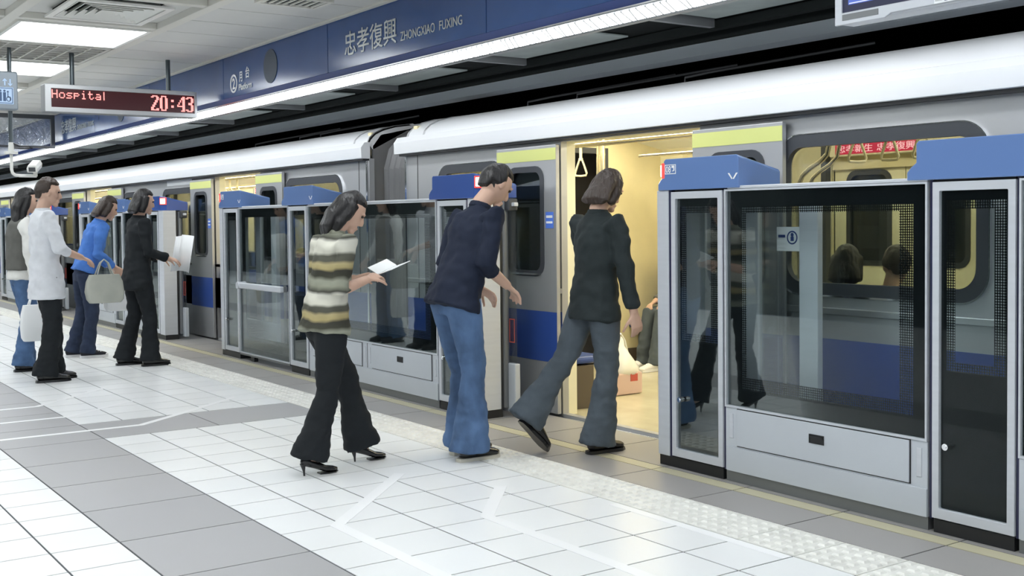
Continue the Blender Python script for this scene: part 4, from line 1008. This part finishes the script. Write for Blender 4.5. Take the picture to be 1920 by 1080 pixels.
def shoe(t, ank, yaw, s, kind, sole, upper, name='shoe', pitch=0.0):
    """shoe under the ankle point; local x to the toe"""
    R = Matrix.Rotation(yaw, 3, 'Z') @ Matrix.Rotation(pitch, 3, 'Y')
    base = Vector((ank.x, ank.y, ank.z - (0.115 if kind == 'heel' else 0.085 * s)))
    heel = 0.062 if kind == 'heel' else 0.0
    def T(p): return R @ (Vector(p) * s) + base
    up = MB()
    if kind == 'heel':
        up.tube([T(p) for p in ((-0.06, 0, 0.095), (-0.03, 0, 0.085), (0.03, 0, 0.058), (0.09, 0, 0.030), (0.14, 0, 0.022), (0.172, 0, 0.018))], [(0.020 * s, 0.020 * s), (0.028 * s, 0.030 * s), (0.030 * s, 0.024 * s), (0.038 * s, 0.020 * s), (0.032 * s, 0.018 * s), (0.010 * s, 0.010 * s)], 14, side=R @ Vector((0, 1, 0)))
        o = link(name, organic(up, 0.005, smooth=4), t, [upper], smooth=True)
        m = MB(); m.tube([T((-0.052, 0, 0.075)), T((-0.045, 0, 0.03)), T((-0.043, 0, 0.001))], [0.018 * s, 0.007 * s, 0.0055 * s], 10); m.build('heel', upper, o, smooth='auto')
        m = MB(); m.prism([T((x, y, 0))[:2] for x, y in ((0.05, -0.026), (0.10, -0.038), (0.15, -0.030), (0.178, 0), (0.15, 0.030), (0.10, 0.034), (0.05, 0.024))], base.z + 0.0005, base.z + 0.007, 'z'); m.build('sole', sole, o)
        return o
    up.tube([T(p) for p in ((-0.075, 0, 0.045), (-0.05, 0, 0.052), (0.0, 0, 0.056), (0.06, 0, 0.050), (0.12, 0, 0.038), (0.165, 0, 0.032), (0.195, 0, 0.028))], [(0.020 * s, 0.022 * s), (0.034 * s, 0.040 * s), (0.038 * s, 0.045 * s), (0.043 * s, 0.036 * s), (0.046 * s, 0.026 * s), (0.040 * s, 0.022 * s), (0.014 * s, 0.012 * s)], 16, side=R @ Vector((0, 1, 0)))
    up.tube([T((-0.03, 0, 0.05)), T((-0.03, 0, 0.11))], [(0.034 * s, 0.038 * s), (0.032 * s, 0.034 * s)], 14, side=R @ Vector((0, 1, 0)))
    o = link(name, organic(up, 0.006, smooth=4), t, [upper], smooth=True)
    m = MB(); out = [(-0.088, 0), (-0.08, -0.028), (-0.04, -0.037), (0.03, -0.036), (0.10, -0.049), (0.155, -0.046), (0.19, -0.028), (0.204, 0), (0.19, 0.028), (0.155, 0.044), (0.10, 0.046), (0.03, 0.036), (-0.04, 0.037), (-0.08, 0.028)]
    v = [T((x, y, 0.0005)) for x, y in out] + [T((x * 0.98, y * 0.97, 0.026 if kind == 'sneaker' else 0.020)) for x, y in out]; n = len(out)
    m.add(v, [tuple(range(n))[::-1], tuple(range(n, 2 * n))] + [(i, (i + 1) % n, n + (i + 1) % n, n + i) for i in range(n)]); m.build('sole', sole, o, smooth='auto')
    if kind == 'sneaker':
        m = MB(); m.ell(T((0.172, 0, 0.026)), (0.030 * s, 0.040 * s, 0.020 * s), R); m.build('toe_cap', sole, o, smooth=True)
        m = MB()
        for k in range(4): m.tube([T((0.045 + 0.025 * k, -0.03, 0.084 - 0.009 * k)), T((0.045 + 0.025 * k, 0, 0.093 - 0.010 * k)), T((0.045 + 0.025 * k, 0.03, 0.084 - 0.009 * k))], 0.004, 6)
        m.build('laces', sole, o)
    return o

def hand(mb, w, d, palm_n, s, curl=0.6, side=1):
    """palm, four unequal fingers and a thumb; d: direction of the forearm, palm_n: where the palm faces"""
    d = Vector(d).normalized(); n = Vector(palm_n); n = (n - d * n.dot(d)).normalized(); a = d.cross(n) * side
    mb.tube([w - d * 0.02 * s, w + d * 0.02 * s, w + d * 0.055 * s, w + d * 0.090 * s], [(0.026 * s, 0.018 * s), (0.032 * s, 0.016 * s), (0.040 * s, 0.015 * s), (0.038 * s, 0.012 * s)], 12, side=a)
    for k, (off, L) in enumerate(((0.030, 0.070), (0.010, 0.078), (-0.011, 0.072), (-0.031, 0.058))):
        p = w + d * 0.085 * s + a * off * s; pts = [p - d * 0.02 * s, p]; ang = 0.15
        for j in range(3):
            ang += curl * (0.5 + 0.12 * k); q = pts[-1] + (d * math.cos(ang) + n * math.sin(ang) + a * off * 1.5) * L * s * (0.45, 0.32, 0.23)[j]; pts.append(q)
        mb.tube(pts, [0.0095 * s, 0.0095 * s, 0.0088 * s, 0.008 * s, 0.007 * s], 8)
    p = w + d * 0.028 * s + a * 0.026 * s
    mb.tube([p, p + (d * 0.6 + a * 0.8) * 0.030 * s, p + (d * 0.9 + a * 0.9 + n * 0.3) * 0.048 * s, p + (d * 1.2 + a * 0.85 + n * 0.7) * 0.060 * s], [0.013 * s, 0.0115 * s, 0.010 * s, 0.008 * s], 8)

def person(label, pos, heading, H, top, bottom, hair, hairstyle, feet, hands, lean=0.0, pel=None, head=(0, 0), knees=None, hem=0.085, sleeve='long', shoes=('shoe', 'sole', 'upper'),
           shirt_hem=0.80, slim=1.0, near=False, stripes=None, sway=0.0, extras=None, curl=0.5, shoulder=0.185, elb=None, headoff=(0, 0), bend=False, hipx=0.0):
    s = H / 1.70
    t = empty('person', (pos[0], pos[1], 0), label, 'person'); t.rotation_euler = (0, 0, heading)
    pz = (pel if pel else 0.91) * s; P = Vector((hipx, sway, pz))
    sp = Vector((math.sin(lean), 0, math.cos(lean)))
    W = P + sp * 0.16 * s; C = P + sp * 0.36 * s; S_ = P + sp * 0.49 * s; N = P + sp * 0.555 * s
    hl = lean * 0.5 + head[1]
    hd = Vector((math.sin(hl), 0, math.cos(hl))); Hc = N + hd * 0.135 * s + Vector((0.02 * s + headoff[0], headoff[1], 0))
    RH = Matrix.Rotation(head[0], 3, 'Z') @ Matrix.Rotation(hl, 3, 'Y')
    Y = Vector((0, 1, 0)); body = MB(); side = (0, 1, 0); v_ = 0.006 if near else 0.008
    # skin: torso, neck, head, arms, legs
    body.tube([P - sp * 0.10 * s, P, W, C, S_, N], [(0.08 * s, 0.06 * s), (0.11 * s * slim, 0.072 * s), (0.095 * s * slim, 0.065 * s), (0.115 * s * slim, 0.072 * s), (0.085 * s, 0.050 * s), (0.05 * s, 0.048 * s)], 16, side=side)
    body.tube([S_, N, Hc - hd * 0.03 * s], [(0.058 * s, 0.055 * s), (0.052 * s, 0.055 * s), (0.050 * s, 0.055 * s)], 14, side=side)
    def hfn(q, p):
        x, y, z = q
        if p.z < 0:
            k = 1 + 0.30 * p.z; y *= k; x = x * (1 + 0.10 * p.z) + 0.012 * s * (-p.z)
        if p.x > 0.5 and -0.15 < p.z < 0.30 and abs(p.y) > 0.18: x -= 0.008 * s
        return Vector((x, y, z))
    hr = (0.094 * s, 0.074 * s, 0.115 * s)
    body.ell(Hc, hr, RH, 24, 18, fn=hfn)
    def HT(p): return RH @ (Vector(p) * s) + Hc
    body.tube([HT((0.083, 0, 0.022)), HT((0.104, 0, -0.014)), HT((0.108, 0, -0.026)), HT((0.092, 0, -0.036))], [0.009 * s, 0.012 * s, 0.013 * s, 0.009 * s], 10)
    body.ell(HT((0.078, 0, -0.098)), (0.022 * s, 0.024 * s, 0.017 * s), RH, 10, 8)
    body.tube([HT((0.088, -0.024, -0.066)), HT((0.098, 0, -0.062)), HT((0.088, 0.024, -0.066))], [0.005 * s, 0.009 * s, 0.005 * s], 8)
    body.tube([HT((0.084, -0.022, -0.074)), HT((0.093, 0, -0.074)), HT((0.084, 0.022, -0.074))], [0.005 * s, 0.008 * s, 0.005 * s], 8)
    for sg in (-1, 1):
        body.ell(HT((-0.004, sg * 0.076, -0.006)), (0.018 * s, 0.009 * s, 0.031 * s), RH, 10, 8)
        body.tube([HT((0.087, sg * 0.014, 0.030)), HT((0.082, sg * 0.046, 0.030))], 0.008 * s, 8)
    arms = []
    for sg, hp in zip((1, -1), hands):
        sh = S_ + Y * sg * shoulder * s - sp * 0.015 * s
        pole = Vector(elb[0 if sg > 0 else 1]) if elb else Vector((-1, sg * 0.35, -0.35))
        el, wr = ik(sh, Vector(hp) * s + Vector((0, sway, 0)), 0.285 * s, 0.255 * s, pole); arms.append((sh, el, wr, sg))
        body.tube([C + Y * sg * 0.08 * s, sh, lerp(sh, el, 0.4), el, lerp(el, wr, 0.3), wr], [0.042 * s, 0.042 * s, 0.037 * s, 0.034 * s, 0.036 * s, 0.026 * s], 12)
        hand(body, wr, wr - el, Vector((0.2, -sg, 0)) if abs((wr - el).normalized().z) > 0.6 else Vector((0, -sg * 0.4, -1)), s, curl, side=sg)
    legs = []
    for sg, ft, i in zip((1, -1), feet, (0, 1)):
        hip = P + Vector((0, sg * 0.085 * s, -0.02 * s)); an = Vector((ft[0], ft[1], (ft[2] if len(ft) > 2 else 0.085 * s)))
        ll = 0.43 * s if bend else min(0.43 * s, (hip - an).length * 0.5035)
        kn, an2 = ik(hip, an, ll, ll, Vector((1, 0.0, 0.1)) if (hip - an).length < 0.855 * s else Vector((1, 0, 0)))
        legs.append((hip, kn, an, sg))
        body.tube([P + Vector((0, sg * 0.05 * s, 0.02)), hip, lerp(hip, kn, 0.5), kn, lerp(kn, an, 0.3), an], [0.05 * s, 0.056 * s, 0.050 * s, 0.042 * s, 0.040 * s, 0.030 * s], 12)
        body.tube([an, an + Vector((0.0, 0, -0.03 * s)), an + Vector((0.05 * s, 0, -0.045 * s))], [0.032 * s, 0.03 * s, 0.022 * s], 10)
    bo = oobj('body', body, 'skin', t, v_, smooth=3)
    # eyes
    for sg in (-1, 1):
        e_ = MB(); e_.ell(HT((0.080, sg * 0.030, 0.014)), (0.010 * s, 0.014 * s, 0.008 * s), RH, 12, 8); e_.build('eye', 'eye', bo, smooth=True)
    # trousers
    tr = MB()
    tr.tube([P + Vector((0, 0, -0.10 * s)), P, P + sp * 0.07 * s], [(0.150 * s * slim, 0.105 * s), (0.155 * s * slim, 0.105 * s), (0.125 * s * slim, 0.085 * s)], 20, side=side)
    for hip, kn, an, sg in legs:
        ft = feet[0 if sg > 0 else 1]; dr = (an - kn).normalized()
        hz = an + dr * 0.035 * s
        pts = [hip + Vector((0, 0, 0.0 * s)), lerp(hip, kn, 0.25), lerp(hip, kn, 0.6), kn, lerp(kn, an, 0.35), lerp(kn, an, 0.75), hz]
        k = hem / 0.085
        tr.tube(pts, [(0.088 * s * slim, 0.105 * s), (0.088 * s * slim, 0.098 * s), (0.078 * s * slim, 0.084 * s), (0.066 * s * slim, 0.072 * s), (0.062 * s * k ** .5, 0.070 * s * k ** .5), (hem * 0.82 * s, hem * 0.92 * s), (hem * 0.90 * s, hem * 1.12 * s)], 18, side=side)
    def fl(c): return 1.0
    oobj('trousers', tr, bottom, t, 0.010, smooth=5, amp=0.012, freq=9, zs=1.6, seed=pos[0], flt=lambda c: max(0.1, min(1.0, (pz - 0.12 - c.z) / 0.15)))
    # shirt
    su = MB(); hh = (shirt_hem * s - pz) / sp.z
    su.tube([P + sp * hh, P + sp * (hh * 0.4), W, C, P + sp * 0.45 * s, P + sp * 0.505 * s, P + sp * 0.535 * s],
            [(0.190 * s * slim, 0.146 * s), (0.182 * s * slim, 0.140 * s), (0.150 * s * slim, 0.114 * s), (0.165 * s * slim, 0.118 * s), (0.165 * s, 0.100 * s), (0.105 * s, 0.075 * s), (0.065 * s, 0.062 * s)], 22, side=side)
    for sh, el, wr, sg in arms:
        if sleeve == 'none': continue
        end = lerp(el, wr, 0.86) if sleeve == 'long' else (lerp(sh, el, 0.78) if sleeve == 'short' else lerp(el, wr, 0.35))
        pts = [C + Y * sg * 0.09 * s + sp * 0.05 * s, sh, lerp(sh, el, 0.4)] + ([end] if sleeve == 'short' else [el, end])
        rr = [0.068 * s, 0.066 * s, 0.060 * s] + ([0.060 * s] if sleeve == 'short' else [0.054 * s, 0.044 * s])
        su.tube(pts, rr, 14)
    oobj('top', su, top, t, 0.010, smooth=4, amp=0.015, freq=8, zs=1.3, seed=pos[1] * 3)
    # collar
    cm = MB(); cm.tube([N - sp * 0.035 * s, N - sp * 0.0 * s], [(0.070 * s, 0.068 * s), (0.060 * s, 0.062 * s)], 16, side=side); link('collar', organic(cm, 0.008, smooth=2), t, [top], smooth=True)
    # hair
    ha = MB()
    def hf(q, p):
        k = 1.0
        if p.x > 0.15 and p.z < 0.52: k = 0.80
        if p.z < -0.30: k = 0.78
        return Vector(q) * k
    ha.ell(HT((-0.008, 0, 0.012)), (0.104 * s, 0.087 * s, 0.120 * s), RH, 28, 20, fn=hf)
    if hairstyle == 'short':
        ha.tube([HT((-0.075, 0, 0.0)), HT((-0.072, 0, -0.065))], [(0.07 * s, 0.030 * s), (0.045 * s, 0.020 * s)], 14, side=RH @ Y)
    else:
        L = {'long': 0.34, 'mid': 0.20, 'bob': 0.12}[hairstyle]
        b0 = HT((-0.045, 0, 0.03)); b1 = HT((-0.075, 0, -0.07)); b2 = HT((-0.085, 0, -0.12)) - sp * (L - 0.12) * 0.5 * s; b3 = HT((-0.085, 0, -0.12)) - sp * (L - 0.10) * s
        ha.tube([b0, b1, b2, b3], [(0.090 * s, 0.060 * s), (0.098 * s, 0.048 * s), (0.105 * s, 0.036 * s), (0.070 * s, 0.018 * s)], 20, side=RH @ Y)
        for sg in (-1, 1):
            ha.tube([HT((-0.005, sg * 0.066, 0.05)), HT((-0.008, sg * 0.074, -0.03)), HT((-0.022, sg * 0.074, -0.10)), HT((-0.045, sg * 0.075, -0.10)) - sp * (L - 0.11) * 0.8 * s], [0.034 * s, 0.032 * s, 0.030 * s, 0.014 * s], 12)
    oobj('hair', ha, hair, t, 0.007, smooth=3, amp=0.006, freq=26, zs=0.35, seed=1.0)
    # shoes
    kind, sole, upper = shoes
    for hip, kn, an, sg in legs:
        ft = feet[0 if sg > 0 else 1]
        shoe(t, an, ft[3] if len(ft) > 3 else 0.0, s, kind, sole, upper, pitch=ft[4] if len(ft) > 4 else 0.0)
    return t, dict(P=P, C=C, arms=arms, Hc=Hc, s=s, sp=sp)

def cloth(name, col, rough=0.8, var=0.08, vs=14, bump=0.15, st=None):
    M[name] = pr(name, col, rough, var=var, vscale=vs, bump=bump, bscale=220, spec=0.25, stretch=st)
cloth('denim', (0.075, 0.14, 0.27), var=0.28, vs=9)
cloth('denim_worn', (0.085, 0.15, 0.28), var=0.40, vs=7, st=(1, 1, 0.6))
cloth('denim_dark', (0.028, 0.040, 0.075), var=0.2)
cloth('black_cloth', (0.014, 0.017, 0.020)); cloth('charcoal', (0.022, 0.030, 0.032)); cloth('navy', (0.014, 0.020, 0.040))
cloth('slate', (0.085, 0.105, 0.125), var=0.15, vs=8); cloth('white_cloth', (0.70, 0.72, 0.76), var=0.05); cloth('cream_cloth', (0.74, 0.74, 0.71), var=0.06)
cloth('vest_grey', (0.13, 0.13, 0.12)); cloth('bright_blue', (0.07, 0.19, 0.55), var=0.12); cloth('tote', (0.42, 0.43, 0.38), var=0.1, vs=6)
# horizontal stripes knitted into the top: cream, olive, black
def striped():
    m = pr('striped_knit', (0.5, 0.5, 0.4), 0.8, spec=0.2); nt = m.node_tree; b = nt.nodes['Principled BSDF']
    tc = nt.nodes.new('ShaderNodeTexCoord'); sp = nt.nodes.new('ShaderNodeSeparateXYZ'); nt.links.new(tc.outputs['Object'], sp.inputs[0])
    nz = nt.nodes.new('ShaderNodeTexNoise'); nz.inputs['Scale'].default_value = 5; nt.links.new(tc.outputs['Object'], nz.inputs['Vector'])
    a = nt.nodes.new('ShaderNodeMath'); a.operation = 'MULTIPLY_ADD'; nt.links.new(nz.outputs[0], a.inputs[0]); a.inputs[1].default_value = 0.07; nt.links.new(sp.outputs['Z'], a.inputs[2])
    d = nt.nodes.new('ShaderNodeMath'); d.operation = 'MULTIPLY'; d.inputs[1].default_value = 1 / 0.27; nt.links.new(a.outputs[0], d.inputs[0])
    f = nt.nodes.new('ShaderNodeMath'); f.operation = 'FRACT'; nt.links.new(d.outputs[0], f.inputs[0])
    r = nt.nodes.new('ShaderNodeValToRGB'); cr = r.color_ramp; cr.elements[0].position = 0; cr.elements[0].color = (0.055, 0.055, 0.040, 1); cr.elements[1].position = 1; cr.elements[1].color = (0.055, 0.055, 0.04, 1)
    for p, c in ((0.10, (0.05, 0.05, 0.04)), (0.16, (0.42, 0.35, 0.17)), (0.24, (0.45, 0.38, 0.20)), (0.30, (0.09, 0.09, 0.07)), (0.40, (0.10, 0.10, 0.08)), (0.46, (0.62, 0.61, 0.52)), (0.66, (0.66, 0.65, 0.57)), (0.72, (0.06, 0.06, 0.05)), (0.82, (0.30, 0.31, 0.24)), (0.92, (0.33, 0.34, 0.27))):
        e = cr.elements.new(p); e.color = (*c, 1)
    nt.links.new(f.outputs[0], r.inputs[0]); nt.links.new(r.outputs[0], b.inputs['Base Color']); return m
M['striped'] = striped()
M['leather'] = pr('black_leather', (0.012, 0.012, 0.013), 0.22, spec=0.6)
M['sole_cream'] = pr('cream_sole', (0.55, 0.53, 0.45), 0.6)
M['rubber_white'] = pr('white_rubber', (0.80, 0.80, 0.80), 0.5)
M['canvas'] = pr('black_canvas', (0.015, 0.016, 0.022), 0.8)
M['paper'] = pr('white_paper', (0.85, 0.87, 0.88), 0.6)
M['teal_print'] = pr('teal_print', (0.22, 0.42, 0.46), 0.6)
A90 = math.radians(90)
# woman in striped top walking towards the train
P5, i5 = person('woman in striped cream and olive top and black flared trousers stepping in high heels', (-5.50, 2.62), A90, 1.50, 'striped', 'black_cloth', 'hair', 'mid',
    feet=((0.26, 0.12, 0.117, 0, 0.0), (-0.11, -0.03, 0.1155, 0.0, 0.0)), hands=((0.25, 0.09, 1.15), (0.25, -0.07, 1.15)), lean=0.13, pel=0.90, head=(-0.30, 0.55), hem=0.108, sleeve='elbow',
    shoes=('heel', 'leather', 'leather'), shirt_hem=0.84, near=True, slim=1.0, curl=0.75)
# man in navy shirt and jeans
P6, i6 = person('man in navy shirt and loose blue jeans, head bowed, beside the glowing lamp pillar', (-5.33, 3.34), A90, 1.66, 'navy', 'denim_worn', 'hair', 'short',
    feet=((0.10, 0.12), (0.03, -0.06)), hands=((0.24, 0.14, 0.96), (0.26, -0.12, 0.98)), lean=0.34, pel=0.93, hipx=-0.02, head=(0.0, 0.50), hem=0.112, sleeve='elbow',
    shoes=('shoe', 'sole_cream', 'leather'), shirt_hem=0.86, near=True, slim=1.08)
# person in slate trousers at the door
P7, i7 = person('dark haired person in black jacket and grey flared trousers stepping up to the door', (-5.02, 4.06), A90, 1.60, 'charcoal', 'slate', 'hairbr', 'bob',
    feet=((-0.36, 0.16, 0.22, 0.0, 0.8), (0.0, -0.02)), hands=((0.22, 0.18, 0.86), (0.10, -0.26, 0.78)), lean=0.05, pel=0.91, head=(0.2, 0.45), hem=0.112, sleeve='long',
    shoes=('shoe', 'leather', 'leather'), shirt_hem=0.80, near=True)
# queue at the left
P1, i1 = person('woman with long dark hair, cream top, grey vest and blue jeans at far left', (-11.05, 2.26), A90, 1.64, 'cream_cloth', 'denim', 'hair', 'long',
    feet=((0.02, 0.09), (-0.03, -0.09)), hands=((0.22, 0.16, 0.92), (0.05, -0.30, 0.80)), lean=0.02, head=(0.0, 0.15), hem=0.095, sleeve='long', shoes=('shoe', 'leather', 'leather'), shirt_hem=0.86, slim=0.92)
P2, i2 = person('man in loose white shirt and black trousers standing in line, seen from behind', (-10.15, 2.26), A90, 1.70, 'white_cloth', 'black_cloth', 'hairbr', 'short',
    feet=((0.06, 0.10), (-0.03, -0.07)), hands=((0.10, 0.24, 0.88), (0.27, -0.12, 1.04)), lean=-0.02, head=(-0.1, 0.20), hem=0.098, sleeve='elbow', shoes=('shoe', 'leather', 'leather'), shirt_hem=0.70, slim=1.05,
    elb=((-1, 0.4, -0.3), (-0.8, -0.8, -0.4)))
P3, i3 = person('person in bright blue top, dark jeans and canvas sneakers, leaning forward in line', (-11.72, 2.98), A90, 1.64, 'bright_blue', 'denim_dark', 'hairbr', 'bob',
    feet=((-0.10, 0.12), (-0.0, -0.05)), hands=((0.30, 0.14, 0.92), (0.26, -0.18, 0.92)), lean=0.30, head=(0.0, 0.30), hem=0.075, sleeve='long', shoes=('sneaker', 'rubber_white', 'canvas'), shirt_hem=0.88, slim=0.95, pel=0.89)
P4, i4 = person('person in black suit holding white papers, standing before the bright lamp pillar', (-10.72, 3.20), A90, 1.63, 'black_cloth', 'black_cloth', 'hair', 'bob',
    feet=((-0.10, 0.13), (0.07, -0.10)), hands=((0.27, 0.12, 1.04), (0.28, -0.10, 1.04)), lean=0.04, head=(0.05, 0.20), hem=0.095, sleeve='long', shoes=('shoe', 'leather', 'leather'), shirt_hem=0.74, slim=1.0)
# garments and carried things
m1 = MB(); s = i1['s']; sp = i1['sp']; Pp = i1['P']
m1.tube([Pp + sp * 0.04 * s, Pp + sp * 0.22 * s, Pp + sp * 0.36 * s, Pp + sp * 0.47 * s, Pp + sp * 0.52 * s], [(0.168 * s, 0.150 * s), (0.160 * s, 0.142 * s), (0.172 * s, 0.148 * s), (0.168 * s, 0.125 * s), (0.095 * s, 0.085 * s)], 20, side=(0, 1, 0))
oobj('vest', m1, 'vest_grey', P1, 0.010, smooth=3, amp=0.006, freq=9)
def bag(loc, w, h, d, mat, label, cat='bag', open_top=True):
    t = empty('carry_bag', loc, label, cat)
    m1 = MB(); n = 24; rg = []
    for z, k in ((0, 0.80), (0.03, 0.95), (h * 0.4, 1.02), (h * 0.75, 0.95), (h, 0.80)):
        rg.append([(d / 2 * k * math.copysign(abs(math.cos(2 * math.pi * i / n)) ** .6, math.cos(2 * math.pi * i / n)) * (1 + 0.08 * noise.noise(Vector((i, z * 9, loc[0])))), w / 2 * k * math.copysign(abs(math.sin(2 * math.pi * i / n)) ** .6, math.sin(2 * math.pi * i / n)) * (1 + 0.08 * noise.noise(Vector((i * .7, z * 7, loc[1])))), z) for i in range(n)])
    v = [p for r in rg for p in r]; f = [(i * n + k, i * n + (k + 1) % n, (i + 1) * n + (k + 1) % n, (i + 1) * n + k) for i in range(4) for k in range(n)] + [tuple(range(n))[::-1], tuple(range(4 * n, 5 * n))]
    m1.add(v, f); m1.build('bag_body', mat, t, smooth='auto')
    for sg in (-1, 1):
        m1 = MB(); m1.tube([(sg * d * 0.3, -w * 0.22, h - 0.01), (sg * d * 0.12, -w * 0.10, h + 0.10), (0, 0, h + 0.13), (sg * d * 0.12, w * 0.10, h + 0.10), (sg * d * 0.3, w * 0.22, h - 0.01)], 0.006, 8); m1.build('handle', mat, t, smooth='auto')
    return t
def hw(pos, heading, arm):
    # world position of a hand
    wr = arm[2] + (arm[2] - arm[1]).normalized() * 0.085
    return Matrix.Rotation(heading, 3, 'Z') @ wr + Vector((pos[0], pos[1], 0))
q = hw((-10.15, 2.26), A90, i2['arms'][1]); bag((q.x + 0.12, q.y + 0.09, q.z - 0.36), 0.32, 0.24, 0.13, 'tote', 'pale grey green bag hanging from the hand of the man in the white shirt')
q = hw((-11.05, 2.26), A90, i1['arms'][1]); bag((q.x + 0.03, q.y - 0.02, q.z - 0.45), 0.26, 0.32, 0.12, 'paper', 'white plastic bag held by the long haired woman at the far left')
q = hw((-11.72, 2.98), A90, i3['arms'][0]); bag((q.x, q.y, q.z - 0.40), 0.30, 0.27, 0.12, 'paper', 'white bag in the hands of the person in the blue top')
q = (hw((-10.72, 3.20), A90, i4['arms'][0]) + hw((-10.72, 3.20), A90, i4['arms'][1])) / 2
t = empty('newspaper', (q.x, q.y + 0.03, q.z), 'open white newspaper held out by the person in the black suit', 'newspaper')
for sg in (-1, 1):
    m1 = MB(); vs = []
    for i in range(7):
        u = i / 6
        for j in range(2): vs.append((sg * u * 0.26, 0.05 * math.sin(u * 2.6) + 0.06 * j, -0.10 + 0.34 * j - 0.02 * u))
    m1.add(vs, [(2 * i, 2 * i + 1, 2 * i + 3, 2 * i + 2) for i in range(6)]); o = m1.build('page', 'paper', t, smooth=True); md = o.modifiers.new('s', 'SOLIDIFY'); md.thickness = 0.003
m1 = MB(); m1.box(0.05, 0.20, 0.055, 0.058, 0.05, 0.13); 
q = (hw((-5.50, 2.62), A90, i5['arms'][0]) + hw((-5.50, 2.62), A90, i5['arms'][1])) / 2
t = empty('booklet', (q.x, q.y + 0.02, q.z), 'thin white booklet held open by the woman in the striped top', 'booklet')
for sg in (-1, 1):
    m1 = MB(); m1.add([(0, 0, 0), (sg * 0.13, 0.01, 0.03), (sg * 0.13, 0.13, 0.075), (0, 0.12, 0.045)], [(0, 1, 2, 3)]); o = m1.build('page', 'paper', t); md = o.modifiers.new('s', 'SOLIDIFY'); md.thickness = 0.004

# seated passengers
def seated(label, pos, heading, H, top, bottom, hair, style, shoes, lean=0.05, head=(0, 0.2)):
    s = H / 1.7
    return person(label, pos, heading, H, top, bottom, hair, style, feet=((0.47, 0.09), (0.44, -0.10)), hands=((0.34, 0.10, 0.62), (0.34, -0.10, 0.62)), lean=lean, pel=0.475 / s, head=head,
                  hem=0.08, sleeve='long', shoes=shoes, shirt_hem=0.42 / s, bend=True, shoulder=0.155)
seated('dark haired passenger in black seated with back to the window, left of the two', (-4.06, 4.98), A90, 1.46, 'charcoal', 'black_cloth', 'hair', 'bob', ('shoe', 'leather', 'leather'), head=(0.5, 0.2))
seated('passenger in dark olive coat seated with back to the window, right of the two', (-3.74, 4.98), A90, 1.46, 'vest_grey', 'slate', 'hairbr', 'short', ('shoe', 'leather', 'leather'), head=(0.9, 0.2))
seated('seated passenger in grey trousers and white shoes at the corner inside the door', (-7.50, 7.14), -A90, 1.60, 'vest_grey', 'slate', 'hair', 'bob', ('sneaker', 'rubber_white', 'rubber_white'))
